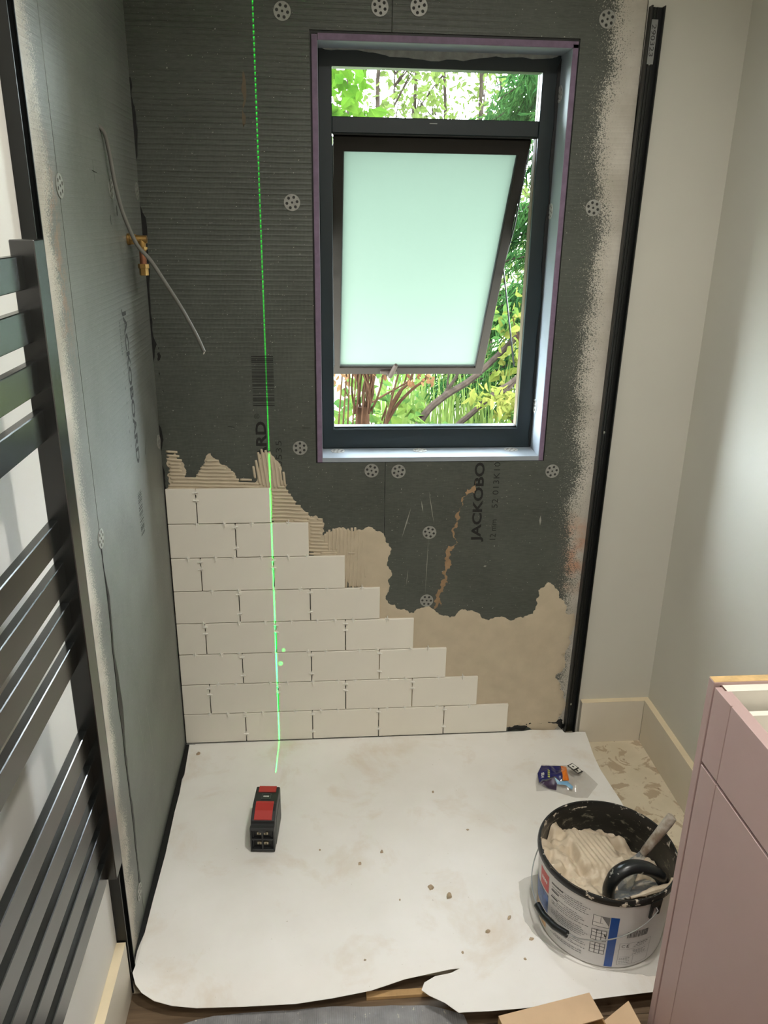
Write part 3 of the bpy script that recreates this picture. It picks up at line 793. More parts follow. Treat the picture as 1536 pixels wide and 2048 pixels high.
# crumbs of dry adhesive
CRUMBS = ['left one of the two large flat crumbs side by side on the paper', 'right one of the two large flat crumbs side by side on the paper', 'crumb on the paper closest to the left side of the tub',
          'second crumb left of the tub, nearer the torn edge', 'crumb just in front of the black grip of the tub handle', 'upper of two crumbs lying right of the laser level', 'lower of two crumbs lying right of the laser level',
          'tan crumb in the far left corner of the paper', 'crumb at the back of the paper, left of the plastic packet', 'small crumb next to the tip of the tear in the paper', 'small crumb near the middle of the front paper edge',
          'tiny crumb just left of the two large flat crumbs', 'small crumb on the open paper in front of the packet', 'tiny crumb on the paper nearest the right side of the laser level', 'small crumb between the tub and the torn front edge']
m_crumb = M('dry_crumb', S(172, 152, 126), 0.8, var=0.2, vscale=90)
for i, (x, y, s) in enumerate([(0.67, -0.602, 0.010), (0.71, -0.63, 0.011), (0.838, -0.702, 0.007), (0.782, -0.736, 0.0075), (0.875, -0.762, 0.006), (0.561, -0.48, 0.0065), (0.504, -0.515, 0.006),
                               (0.046, -0.053, 0.009), (0.722, -0.264, 0.005), (0.715, -0.786, 0.004), (0.5, -0.791, 0.0035), (0.592, -0.634, 0.0035), (0.793, -0.417, 0.004), (0.405, -0.463, 0.0035), (0.848, -0.812, 0.004)]):
    rr = random.Random(i + 50)
    b = MB(); n = 9
    ring1 = [(s * math.cos(2*math.pi*j/n) * rr.uniform(0.55, 1.1), s * 0.75 * math.sin(2*math.pi*j/n) * rr.uniform(0.55, 1.1)) for j in range(n)]
    vs = [(u, v, 0) for u, v in ring1] + [(u * 0.8, v * 0.8, s * rr.uniform(0.25, 0.5)) for u, v in ring1] + [(0, 0, s * 0.5)]
    b.add(vs, [tuple(range(n))[::-1]] + [(j, (j+1) % n, n + (j+1) % n, n + j) for j in range(n)] + [(n + j, n + (j+1) % n, 2*n) for j in range(n)])
    o = b.build('adhesive_crumb', m_crumb, loc=(x, y, paper_z(x, y) + 0.0002), smooth=True); o.rotation_euler.z = rr.uniform(0, 6)
    tag(o, CRUMBS[i], 'crumb', 'dry adhesive crumbs')

# ------------------------------------------------------------------ towel radiator
rad = empty('towel_radiator', (0.06, -1.01, 0.49))
tag(rad, 'black ladder towel radiator with flat bars on the left wall', 'towel radiator')
m_rad = M('black_radiator', S(14, 17, 17), 0.24, var=0.08, vscale=6, spec=1.0)
m_rad.node_tree.nodes['Principled BSDF'].inputs['IOR'].default_value = 1.6
def rp(mb, name, **k):
    o = mb.build(name, m_rad, None, **k); o.parent = rad; o.matrix_parent_inverse = Matrix.Translation(rad.location).inverted(); return o
rp(MB().box(0.048, -1.030, 0.490, 0.078, -0.992, 1.479), 'post', bevel=0.0012)
rp(MB().box(0.048, -1.530, 0.490, 0.078, -1.492, 1.479), 'post', bevel=0.0012)
for z in (1.461, 1.397, 1.333, 1.270, 1.118, 1.056, 0.993, 0.931, 0.779, 0.716, 0.652, 0.590, 0.524):
    rp(MB().box(0.049, -1.493, z - 0.040, 0.062, -1.029, z), 'bar', bevel=0.0012)
for y in (-1.011, -1.511):
    for z in (0.62, 1.36):
        rp(MB().tube([(LW + 0.0003, y, z), (0.049, y, z)], 0.009, 12), 'wall_bracket', smooth=True)

# ------------------------------------------------------------------ cable and brass fitting on the left wall
cab = [(-0.006, -0.322, 1.672), (0.006, -0.312, 1.660), (0.010, -0.300, 1.627), (0.013, -0.290, 1.573), (0.018, -0.280, 1.526), (0.027, -0.270, 1.487), (0.041, -0.260, 1.447), (0.063, -0.250, 1.417), (0.089, -0.240, 1.370), (0.119, -0.220, 1.310), (0.145, -0.200, 1.247), (0.156, -0.190, 1.213)]
o = MB().tube(smoothpath(cab, 4), 0.0042, 10, flat=1.0).build('power_cable', M('grey_cable', S(104, 103, 97), 0.45, var=0.05), smooth=True)
tag(o, 'grey cable sprouting from the left board and hanging past the brass fitting', 'cable')
o2 = MB().tube([(0.156, -0.190, 1.213), (0.1545, -0.1905, 1.207)], [0.003, 0.001], 8).build('cut_end', M('cable_cut', S(200, 196, 186), 0.6), o)

brass = M('aged_brass', S(176, 140, 84), 0.38, metal=0.85, var=0.15, vscale=60)
copper = M('dull_copper', S(150, 100, 76), 0.42, metal=0.85, var=0.15, vscale=60)
fit = empty('pipe_fitting', (0.0, -0.16, 1.456))
tag(fit, 'brass elbow with a copper stub pipe capped by a brass nut on the left board', 'pipe fitting')
def fp_(mb, name, mat, **k):
    o = mb.build(name, mat, None, **k); o.parent = fit; o.matrix_parent_inverse = Matrix.Translation(fit.location).inverted(); return o
def hexnut(c, r, h, axis, n=6):
    vsx = []; b = MB()
    prof = [(r * 0.55, -h/2), (r, -h/2), (r, h/2), (r * 0.55, h/2)]
    return b.lathe(prof, c, n, axis)
fp_(MB().tube([(0.0003, -0.16, 1.456), (0.006, -0.16, 1.456)], 0.0125, 20), 'wall_flange', brass, smooth=True)
fp_(hexnut((0.0125, -0.16, 1.456), 0.0125, 0.013, 'x'), 'union_nut', brass, bevel=0.0008)
fp_(MB().tube(smoothpath([(0.018, -0.16, 1.456), (0.026, -0.16, 1.456), (0.0305, -0.16, 1.452), (0.031, -0.16, 1.444), (0.031, -0.16, 1.432)], 4), 0.0085, 14).tube([(0.028, -0.16, 1.456), (0.042, -0.16, 1.456)], 0.0085, 14), 'elbow', brass, smooth=True)
fp_(MB().tube([(0.031, -0.16, 1.440), (0.031, -0.16, 1.4345)], 0.0108, 6), 'collar', brass)
fp_(MB().tube([(0.031, -0.16, 1.436), (0.030, -0.16, 1.392)], 0.0078, 16), 'stub_pipe', copper, smooth=True)
fp_(MB().tube([(0.030, -0.16, 1.404), (0.030, -0.16, 1.394)], 0.0125, 6).tube([(0.030, -0.16, 1.3945), (0.030, -0.16, 1.379)], 0.0105, 6), 'cap_nut', brass, bevel=0.0006)

# ------------------------------------------------------------------ laser level
las = empty('laser_level', (0.2625, -0.453, 0.0022), rz=R(-4.7))
tag(las, 'black and red cross-line laser level standing on the white paper', 'laser level')
m_lb = M('laser_black', S(34, 35, 36), 0.45, var=0.1, vscale=60, obj=True)
m_lr = M('laser_red', S(172, 48, 42), 0.4, var=0.05, obj=True)
m_lg = M('laser_grey', S(66, 70, 68), 0.5, obj=True)
m_con = M('contact_metal', S(196, 186, 160), 0.35, metal=0.6, obj=True)
W2 = 0.0305
prof = [(0.0, 0.0), (0.118, 0.0), (0.121, 0.004), (0.121, 0.090), (0.117, 0.0985), (0.05, 0.0995), (0.030, 0.094), (0.008, 0.083), (0.006, 0.0735), (0.0, 0.0735)]
MB().prism(prof, lambda u, v, w: (w, u, v), -W2, W2).build('housing', m_lb, las, bevel=0.0025, seg=2)
# red top panels
sl = lambda u: 0.0995 - (0.05 - u) / 0.05 * 0.0 if u >= 0.05 else (0.094 + (u - 0.030) / 0.02 * 0.0055 if u >= 0.030 else 0.083 + (u - 0.008) / 0.022 * 0.011)
def top_panel(name, u0, u1, hw, mat, th=0.0012):
    us = [u0] + [q for q in (0.030, 0.05) if u0 < q < u1] + [u1]
    b = MB()
    vs = []; fs = []
    for u in us: vs += [(-hw, u, sl(u) - 0.001), (hw, u, sl(u) - 0.001), (-hw, u, sl(u) + th), (hw, u, sl(u) + th)]
    for i in range(len(us) - 1):
        a = i * 4
        fs += [(a+2, a+3, a+7, a+6), (a, a+2, a+6, a+4), (a+1, a+5, a+7, a+3)]
    e = (len(us) - 1) * 4
    fs += [(0, 1, 3, 2), (e, e+2, e+3, e+1)]
    return b.add(vs, fs).build(name, mat, las, bevel=0.0005)
top_panel('red_button', 0.009, 0.058, 0.0225, m_lr, 0.002)
top_panel('red_cap', 0.094, 0.1165, 0.0225, m_lr, 0.0014)
plate = MB().box(-0.0115, 0.066, 0.099, 0.0115, 0.088, 0.1003).build('maker_plate', M('plate_black', S(20, 20, 20), 0.35, obj=True), las)
MB().ring(rect(-0.0115, 0.066, 0.0115, 0.088), rect(-0.0098, 0.068, 0.0098, 0.086), XY, 0.1002, 0.1007).build('plate_rim', m_lg, plate)
for i in range(5): MB().box(-0.0072 + i * 0.003, 0.0748, 0.1003, -0.0049 + i * 0.003, 0.0792, 0.1007).build('plate_mark', M('plate_white', S(225, 225, 220), 0.5), plate)
# battery bay on the near face: frame bars, cells and contacts
MB().ring(rect(-W2, 0.001, W2, 0.074), rect(-W2 + 0.004, 0.009, W2 - 0.004, 0.066), XZ, -0.010, 0.001).build('bay_frame', m_lb, las, bevel=0.0008)
MB().box(-0.0025, -0.009, 0.009, 0.0025, 0.0005, 0.066).box(-W2 + 0.004, -0.009, 0.0355, W2 - 0.004, 0.0005, 0.0395).box(-0.009, -0.010, 0.060, 0.009, 0.0, 0.068).build('bay_rib', m_lb, las, bevel=0.0005)
m_bay = M('bay_dark', S(12, 12, 13), 0.6, obj=True)
for sx in (-1, 1):
    for z in (0.0225, 0.053):
        c = MB().box(sx * 0.0085 - 0.0055, -0.0042, z - 0.0036, sx * 0.0085 + 0.0055, 0.0004, z + 0.0036).build('battery_contact', m_con, las, bevel=0.0006)
        MB().lathe([(0.0001, -0.0052), (0.0022, -0.0052), (0.0024, -0.0040)], (sx * 0.0085, 0, z), 10, 'y').build('contact_dimple', M('contact_dull', S(120, 110, 90), 0.5, metal=0.4), c)
        MB().box(sx * 0.0235 - 0.0012, -0.006, z - 0.010, sx * 0.0235 + 0.0012, 0.0004, z + 0.010).build('bay_fin', m_lb, las)
for sx in (-1, 1):
    MB().prism([(0.012, 0.004), (0.108, 0.004), (0.112, 0.03), (0.10, 0.075), (0.03, 0.07), (0.014, 0.04)], lambda u, v, w: (w * sx, u, v), W2 - 0.001, W2 + 0.0012).build('side_grip', m_lg, las, bevel=0.0015)
MB().box(-0.010, 0.1205, 0.060, 0.010, 0.1222, 0.094).build('laser_window', M('laser_glass', S(20, 40, 30), 0.08), las)
# the fan of green light it throws: a bare point of light, cut to a vertical plane
ld = bpy.data.lights.new('laser_beam', 'POINT')
ld.energy = 1.0; ld.shadow_soft_size = 0.0; ld.color = (1, 1, 1)
ld.use_nodes = True
nt = ld.node_tree
em = nt.nodes['Emission']
nv = nt.nodes.new('ShaderNodeNewGeometry').outputs['Incoming']
vx, vy, vz = XYZ(nt, nv)
LASER_SIGN = 1.0
vx = MA(nt, 'MULTIPLY', vx, LASER_SIGN); vy = MA(nt, 'MULTIPLY', vy, LASER_SIGN); vz = MA(nt, 'MULTIPLY', vz, LASER_SIGN)
off = MA(nt, 'ABSOLUTE', MA(nt, 'SUBTRACT', vx, MA(nt, 'MULTIPLY', vy, 0.0286)))
half = MA(nt, 'MULTIPLY', MA(nt, 'MAXIMUM', vy, 0.15), 0.0022 / 0.335)
line = MA(nt, 'SUBTRACT', 1.0, MA(nt, 'DIVIDE', off, half), clamp=True)
line = MA(nt, 'POWER', line, 0.7)
gate = MA(nt, 'MULTIPLY', MA(nt, 'GREATER_THAN', vy, 0.02), MA(nt, 'GREATER_THAN', MA(nt, 'DIVIDE', vz, MA(nt, 'MAXIMUM', vy, 0.02)), -0.475))
gain = MA(nt, 'POWER', MA(nt, 'DIVIDE', 1.0, MA(nt, 'MAXIMUM', vy, 0.10)), 2.1)
beam = MA(nt, 'MULTIPLY', MA(nt, 'MULTIPLY', line, gate), MA(nt, 'MULTIPLY', gain, 75.0))
for (tx, tz, ra) in ((0.0313, 0.2295, 0.013), (0.0215, 0.1845, 0.018)):          # stray glints thrown beside the line
    dv = Vector((tx, 0.3285, tz)).normalized()
    dt = MA(nt, 'ADD', MA(nt, 'ADD', MA(nt, 'MULTIPLY', vx, dv.x), MA(nt, 'MULTIPLY', vy, dv.y)), MA(nt, 'MULTIPLY', vz, dv.z))
    beam = MA(nt, 'ADD', beam, MAPR(nt, dt, math.cos(ra), math.cos(ra * 0.4), 0.0, 12.0))
sock(nt, em, 'Strength', beam)
em.inputs['Color'].default_value = (0.0, 1.0, 0.045, 1)
lo = bpy.data.objects.new('laser_beam', ld); COL.objects.link(lo)
lo.location = (0.2742, -0.3285, 0.0845)

# ------------------------------------------------------------------ tub of adhesive
TC = Vector((1.045, -0.712, 0.0026))
tub = empty('adhesive_tub', TC)
tag(tub, 'round white tub of cream tile adhesive with a black rim and wire handle', 'tub')
TR0, TR1, TH_ = 0.139, 0.150, 0.197
tr_ = lambda z: TR0 + (TR1 - TR0) * z / TH_
m_tubw = M('tub_white', S(216, 214, 214), 0.38, var=0.03, vscale=10)
m_tubk, nt, p = newmat('tub_rim_black')
P = POS(nt)
spl = NOI(nt, VEC(nt, P, (1, 1, 1.6)), 55.0, 4, 0.65)
c = MIX(nt, MAPR(nt, spl, 0.60, 0.66), S(20, 20, 20), S(206, 196, 180))
sock(nt, p, 'Base Color', c); p.inputs['Roughness'].default_value = 0.4
m_tubin, nt, p = newmat('tub_inside_black')
P = POS(nt)
spl = NOI(nt, VEC(nt, P, (30, 30, 60)), 1.0, 5, 0.7)
c = MIX(nt, MAPR(nt, spl, 0.56, 0.68, 0, 0.7), S(22, 24, 23), S(150, 146, 128))
sock(nt, p, 'Base Color', c); p.inputs['Roughness'].default_value = 0.35
MB().lathe([(0.0001, 0.0), (TR0 - 0.006, 0.0), (TR0 - 0.001, 0.002), (TR0, 0.006), (TR1, TH_ - 0.004)], n=72).build('body', m_tubw, tub, smooth=True)
MB().lathe([(TR1 - 0.004, TH_ - 0.002), (TR1 - 0.006, 0.14), (TR0 - 0.004, 0.01), (0.0001, 0.01)], n=72).build('inner_wall', m_tubin, tub, smooth=True, fix=False)
MB().lathe([(TR1 + 0.0003, TH_ - 0.012), (TR1 + 0.003, TH_ - 0.011), (TR1 + 0.0036, TH_ - 0.006), (TR1 + 0.003, TH_), (TR1 + 0.001, TH_ + 0.0035), (TR1 - 0.003, TH_ + 0.0035), (TR1 - 0.005, TH_ - 0.002), (TR1 - 0.0055, TH_ - 0.02)], n=72).build('rim', m_tubk, tub, smooth=True)
# the paste inside
m_paste = M('wet_adhesive', S(198, 182, 158), 0.5, var=0.08, vscale=25, bump=0.6, bscale=110, bdist=0.002)
NR, NA = 44, 128
vs = []; fs = []
def paste_h(x, y):
    u = (x * 0.93 + y * -0.37)                      # towards the right/back -> lower
    h = 0.138 - 0.27 * (x + 0.02) - 0.05 * y
    h = min(h, 0.172)
    h += 0.024 * noise.noise(Vector((x * 18, y * 18, 2))) + 0.016 * noise.noise(Vector((x * 42, y * 42, 7))) + 0.010 * noise.noise(Vector((x * 90, y * 90, 17)))
    h += 0.010 * abs(noise.noise(Vector((x * 30 + 4, y * 22, 11))))
    g = sm(0.062, 0.045, abs(x + 0.005)) * sm(0.075, 0.055, abs(y - 0.045))
    flat = 0.150 - 0.30 * (x + 0.005) - 0.10 * (y - 0.05)
    comb = flat + 0.0055 * (abs(((x + 0.25 * y) / 0.0145) % 1.0 - 0.5) * 2) ** 0.4
    h = h * (1 - g) + comb * g
    h += 0.018 * math.exp(-((x - 0.045) ** 2 + (y - 0.0) ** 2) / 0.0004) * (1 + noise.noise(Vector((x * 60, y * 60, 3))))
    return max(0.05, min(h, 0.186))
for i in range(NR + 1):
    for j in range(NA):
        a = 2 * math.pi * j / NA
        h0 = paste_h(0.142 * i / NR * math.cos(a), 0.142 * i / NR * math.sin(a))
        rr = (tr_(h0) - 0.0042) * i / NR
        vs.append((rr * math.cos(a), rr * math.sin(a), h0))
for i in range(NR):
    for j in range(NA):
        q = (j + 1) % NA
        fs.append((i*NA + j, i*NA + q, (i+1)*NA + q, (i+1)*NA + j))
MB().add(vs, fs).build('adhesive_paste', m_paste, tub, smooth='all', fix=False)
# splodges on the rim and inner wall (left and front)
for (th, dth, hh, s) in ((172, 16, 0.012, 1), (200, 18, 0.010, 2), (225, 20, 0.008, 3), (262, 30, 0.006, 4), (290, 16, 0.007, 5)):
    b = MB(); n = 14; vv = []; ff = []
    for i in range(n + 1):
        t = R(th - dth / 2 + dth * i / n); e = math.sin(math.pi * i / n) ** 0.5
        for q in range(5):
            ph = q / 4.0
            r_ = TR1 - 0.006 + 0.007 * ph * e; z_ = TH_ - 0.022 * (1 - ph) * e + 0.0045 + hh * 0.25 * e * noise.noise(Vector((i * 0.7, q * 0.6, s))) 
            vv.append((r_ * math.cos(t), r_ * math.sin(t), z_))
    for i in range(n):
        for q in range(4): ff.append((i*5+q, i*5+q+1, i*5+q+6, i*5+q+5))
    b.add(vv, ff).build('rim_splodge', m_paste, tub, smooth='all', fix=False)

def onlabel(s_deg, z, off=0.0004):
    r_ = tr_(z) + off
    return (r_ * math.cos(R(s_deg)), r_ * math.sin(R(s_deg)), z)
def patch(b, t0, t1, z0, z1, off=0.0004):
    k = max(1, int(abs(t1 - t0) / 3)); vs = []; fs = []
    for i in range(k + 1):
        t = t0 + (t1 - t0) * i / k
        vs += [onlabel(t, z0, off), onlabel(t, z1, off)]
    for i in range(k): fs.append((2*i, 2*i + 2, 2*i + 3, 2*i + 1))
    return b.add(vs, fs)
def label_text(b, body, t0, z0, width, height, off=0.0006, bold=0.0, slope=0.0):
    vs, fs = fit_text(body, width, height, bold)
    return b.add([onlabel(t0 + math.degrees(x / 0.146), z0 + y + slope * x, off) for x, y in vs], fs)
m_blue = M('label_blue', S(24, 74, 150), 0.35, var=0.1, vscale=20)
m_ltxt = M('label_grey_text', S(120, 120, 122), 0.45)
m_ldark = M('label_dark', S(52, 52, 54), 0.45)
lab = patch(MB(), -104.5, -97.5, 0.006, 0.150).build('blue_band', m_blue, tub, fix=False)
m_red = M('label_red', S(190, 60, 60), 0.4)
rl = patch(MB(), -178, -163, 0.118, 0.166).build('red_logo', m_red, tub, fix=False)
b = MB()
for q in range(4): patch(b, -175 + q * 2.6, -173.2 + q * 2.6, 0.138, 0.147, 0.0006)
b.build('logo_stroke', M('logo_white', S(235, 230, 228), 0.4), rl, fix=False)
pic = patch(MB(), -196, -163, 0.06, 0.112).build('picture_panel', M('label_picture_blue', S(70, 100, 160), 0.4, var=0.5, vscale=40), tub, fix=False)
patch(MB(), -196, -165, 0.012, 0.055).build('picture_panel', M('label_picture_warm', S(196, 160, 120), 0.4, var=0.5, vscale=40), tub, fix=False)
rt = random.Random(9)
lines = MB()
for (z, w) in ((0.160, 13), (0.141, 9), (0.123, 8), (0.052, 9)):
    patch(MB(), -159, -159 + w, z, z + 0.0034, 0.0006).build('label_heading', m_ldark, tub, fix=False)
for i in range(26):
    z = 0.163 - 0.0056 * i
    if z < 0.018: break
    t = -158.0 if i % 4 else -152
    if any(abs(z - q) < 0.003 for q in (0.160, 0.141, 0.123, 0.052)): t = -144
    if i % 6 == 5: continue
    end = -121 - rt.uniform(0, 6 if i % 3 else 16)
    while t < end:
        w = rt.uniform(1.0, 3.4); patch(lines, t, min(t + w, end), z, z + 0.0017, 0.0006); t += w + 0.7
lines.build('label_small_print', m_ltxt, tub, fix=False)
for n_, z in enumerate((0.118, 0.078, 0.040)):
    bx = MB()
    t0, t1, z0, z1 = -118.5, -106.0 + (1.0 if n_ == 0 else 0), z, z + 0.031
    pw = patch(MB(), t0, t1, z0, z1, 0.0006).build('pictogram', M('pictogram_white', S(224, 222, 220), 0.4), tub, fix=False)
    ln = MB()
    for (a_, b_, c_, d_) in ((t0, t1, z0, z0 + 0.0012), (t0, t1, z1 - 0.0012, z1), (t0, t0 + 0.5, z0, z1), (t1 - 0.5, t1, z0, z1)): patch(ln, a_, b_, c_, d_, 0.0009)
    if n_ == 0:
        patch(ln, t0 + 6, t0 + 6.5, z0 + 0.010, z1, 0.0009); patch(ln, t0, t1 - 5, z0 + 0.010, z0 + 0.0112, 0.0009)
        ln.add([onlabel(t0 + 6.5, z1, 0.0009), onlabel(t1, z1, 0.0009), onlabel(t1, z0 + 0.004, 0.0009)], [(0, 1, 2)])
    else:
        for q in (4, 8): patch(ln, t0 + q, t0 + q + 0.6, z0, z1, 0.0009)
        for q in (0.010, 0.021): patch(ln, t0, t1, z0 + q, z0 + q + 0.0014, 0.0009)
        if n_ == 1: ln.add([onlabel(t0 + 0.5, z1, 0.001), onlabel(t1, z0 + 0.012, 0.001), onlabel(t1, z0 + 0.018, 0.001), onlabel(t0 + 4, z1, 0.001)], [(0, 1, 2, 3)])
    ln.build('pictogram_lines', m_ldark if n_ else m_ltxt, pw, fix=False)
# barcode and the approval panel to the right of the blue band
b = MB(); t = -89.0
while t < -70:
    w = rt.choice((0.25, 0.5, 0.8)); patch(b, t, t + w, 0.092, 0.110, 0.0006); t += w + rt.choice((0.3, 0.5, 0.9))
b.build('barcode', m_ldark, tub, fix=False)
b = MB()
for (a_, b_, c_, d_) in ((-94, -64, 0.076, 0.0766), (-94, -64, 0.012, 0.0126), (-94, -93.7, 0.012, 0.076), (-64.3, -64, 0.012, 0.076), (-94, -64, 0.058, 0.0584), (-94, -64, 0.036, 0.0364), (-80, -79.7, 0.012, 0.036)): patch(b, a_, b_, c_, d_, 0.0006)
ap = b.build('approval_panel', m_ltxt, tub, fix=False)
b = MB(); label_text(b, 'C', -92.0, 0.0635, 0.0075, 0.0085); label_text(b, 'E', -87.6, 0.0635, 0.0055, 0.0085)
b.build('approval_mark', m_ldark, ap, fix=False)
b = MB()
for i in range(11):
    z = [0.071, 0.067, 0.063, 0.052, 0.048, 0.044, 0.040, 0.031, 0.027, 0.022, 0.017][i]
    t = -82 + rt.uniform(0, 4) if i < 7 else -92.5
    end = (-67 - rt.uniform(0, 4)) if i < 7 else -83
    while t < end:
        w = rt.uniform(0.8, 2.4); patch(b, t, min(t + w, end), z, z + (0.0026 if i in (0,) else 0.0014), 0.0006); t += w + 0.6
b.build('label_small_print', m_ltxt, tub, fix=False)
# lugs, wire bail and grip
A = R(-68)
for aa in (A, A + math.pi):
    ca, sa = math.cos(aa), math.sin(aa); ta = Vector((-sa, ca, 0)); ra = Vector((ca, sa, 0))
    def LF(u, v, w, ta=ta, ra=ra): return tuple(ta * u + ra * (tr_(v) + w) + Vector((0, 0, v)))
    MB().prism([(-0.014, TH_ - 0.008), (0.014, TH_ - 0.008), (0.013, 0.148), (0.008, 0.146), (0.007, 0.172), (-0.006, 0.172), (-0.008, 0.142), (-0.014, 0.144)], LF, 0.0006, 0.0055).build('handle_lug', m_black, tub, bevel=0.0008)
n_ = Vector((math.cos(A - math.pi / 2), math.sin(A - math.pi / 2), 0)); a_ = Vector((math.cos(A), math.sin(A), 0))
bail = lambda t: a_ * 0.1585 * math.cos(t) + n_ * 0.158 * math.sin(t) + Vector((0, 0, 0.166 - 0.098 * math.sin(t) ** 0.8))
pts = [a_ * 0.149 + Vector((0, 0, 0.172))] + [bail(math.pi * i / 40) for i in range(41)] + [a_ * -0.149 + Vector((0, 0, 0.172))]
MB().tube(pts, 0.0014, 8).build('wire_bail', M('bail_wire', S(176, 178, 178), 0.3, metal=0.7), tub, smooth=True)
MB().tube([bail(R(68)), bail(R(80)), bail(R(93)), bail(R(103))], 0.0078, 14).build('grip', m_black, tub, smooth=True)

# ------------------------------------------------------------------ tools in the tub
scr = empty('scraper', (1.09, -0.757, 0.19))
tag(scr, 'smeared scraper with a grey handle leaning in the tub', 'scraper')
def sp_(mb, name, mat, par=scr, **k):
    o = mb.build(name, mat, None, **k); o.parent = par; o.matrix_parent_inverse = Matrix.Translation(par.location).inverted(); return o
m_hnd, nt, p = newmat('smeared_handle')
P = POS(nt)
c = MIX(nt, MAPR(nt, NOI(nt, P, 40, 4), 0.35, 0.65), S(120, 104, 88), S(176, 168, 156))
sock(nt, p, 'Base Color', c); p.inputs['Roughness'].default_value = 0.4
m_steel, nt, p = newmat('smeared_steel')
P = POS(nt)
c = MIX(nt, MAPR(nt, NOI(nt, P, 45, 4), 0.48, 0.6), S(128, 130, 132), S(198, 190, 176))
sock(nt, p, 'Base Color', c); p.inputs['Roughness'].default_value = 0.4; p.inputs['Metallic'].default_value = 0.35
h0 = Vector((1.168, -0.738, 0.302)); h1 = Vector((1.108, -0.751, 0.216)); h2 = Vector((1.094, -0.754, 0.197)); h3 = Vector((1.045, -0.768, 0.128))
sp_(MB().tube([h0 + (h0 - h1) * 0.02, h0, h0.lerp(h1, 0.15), h0.lerp(h1, 0.6), h0.lerp(h1, 0.9), h1], [0.007, 0.0125, 0.0138, 0.0125, 0.0115, 0.0095], 14, flat=0.75, up=(0, -1, 0.3)), 'handle', m_hnd, smooth=True)
ax = (h2 - h1).normalized(); side = Vector((0.55, -0.8, 0.25)); side = (side - ax * side.dot(ax)).normalized(); nn = ax.cross(side)
b = MB()
st_ = [(h1, 0.009), (h1.lerp(h2, 0.6), 0.011), (h2, 0.014), (h2.lerp(h3, 0.45), 0.026), (h3, 0.036)]
vv = []
for q, w_ in st_:
    for sgn in (-1, 1):
        for t_ in (-0.0006, 0.0006): vv.append(q + side * w_ * sgn + nn * t_)
ff = []
for i in range(len(st_) - 1):
    e = i * 4
    ff += [(e, e+2, e+6, e+4), (e+1, e+5, e+7, e+3), (e, e+4, e+5, e+1), (e+2, e+3, e+7, e+6)]
ff += [(0, 1, 3, 2), (16, 18, 19, 17)]
sp_(b.add(vv, ff), 'blade', m_steel)

tro = empty('notched_trowel', (1.08, -0.80, 0.17))
tag(tro, 'notched trowel with a black arched handle resting in the front of the tub', 'trowel')
arch = smoothpath([(1.020, -0.806, 0.150), (1.017, -0.806, 0.186), (1.032, -0.804, 0.218), (1.064, -0.800, 0.231), (1.100, -0.795, 0.219), (1.128, -0.788, 0.195), (1.146, -0.782, 0.172), (1.140, -0.780, 0.160)], 5)
m_trk, nt, p = newmat('spattered_black_grip')
P = POS(nt)
c = MIX(nt, MAPR(nt, NOI(nt, P, 60, 4), 0.64, 0.68), S(20, 23, 24), S(196, 196, 190))
sock(nt, p, 'Base Color', c); p.inputs['Roughness'].default_value = 0.3
sp_(MB().tube(arch, [0.0125] * 8 + [0.0135] * (len(arch) - 16) + [0.011] * 8, 14, flat=1.25), 'handle', m_trk, tro, smooth=True)
bl = [Vector((1.005, -0.828, 0.160)), Vector((1.150, -0.806, 0.1745)), Vector((1.130, -0.735, 0.128)), Vector((0.990, -0.760, 0.120))]
nb_ = (bl[1] - bl[0]).cross(bl[3] - bl[0]).normalized()
nt_ = 12
edge = []
for i in range(nt_):
    for q, dv in ((0.0, 0), (0.5, 0), (0.5, 1), (1.0, 1)):
        t_ = (i + q) / nt_; pnt = bl[0].lerp(bl[1], t_) + (bl[3] - bl[0]).normalized() * 0.008 * dv; edge.append(pnt)
poly3 = edge + [bl[2], bl[3]]
n3 = len(poly3)
sp_(MB().add([q + nb_ * 0.0006 for q in poly3] + [q - nb_ * 0.0006 for q in poly3], [tuple(range(n3)), tuple(range(n3, 2*n3))[::-1]] + [(i, (i+1) % n3, n3 + (i+1) % n3, n3 + i) for i in range(n3)]), 'blade', m_steel, tro)
sp_(MB().tube(smoothpath([(1.06, -0.822, 0.169), (1.09, -0.818, 0.173), (1.115, -0.812, 0.176), (1.15, -0.806, 0.178), (1.163, -0.79, 0.183)], 3), [0.003] * 3 + [0.006, 0.0055, 0.007, 0.008, 0.0065, 0.0075, 0.006, 0.005, 0.004, 0.003], 8), 'adhesive_lump', m_paste, tro, smooth=True)

# ------------------------------------------------------------------ packet of spacers
pk = empty('spacer_packet', (1.10, -0.24, 0.001))
tag(pk, 'crumpled clear plastic packet with a blue and orange header near the channel', 'packet')
def pk_(mb, name, mat, par=pk, **k):
    o = mb.build(name, mat, None, **k); o.parent = par; o.matrix_parent_inverse = Matrix.Translation(pk.location).inverted() if par == pk else Matrix.Identity(4); return o
PO = [(1.013, -0.28), (1.018, -0.251), (1.034, -0.214), (1.056, -0.176), (1.097, -0.169), (1.125, -0.173), (1.148, -0.174), (1.150, -0.195), (1.175, -0.201), (1.197, -0.262), (1.150, -0.316), (1.117, -0.314), (1.082, -0.295), (1.05, -0.278)]
def pk_h(x, y, side=1):
    dmin = min(((x - a) ** 2 + (y - b) ** 2) ** 0.5 for a, b in PK_D)
    h = 0.024 * sm(0.0, 0.045, dmin) * (0.75 + 0.9 * noise.noise(Vector((x * 28, y * 28, 5))))
    h += 0.004 * abs(noise.noise(Vector((x * 70, y * 70, 9)))) * sm(0, 0.01, dmin)
    h += 0.016 * sm(1.10, 1.03, x) * sm(-0.29, -0.22, y)
    return max(0.0005, h) if side > 0 else 0.0002
PK_D = ragged(PO, 0.04, 2, True, 8)
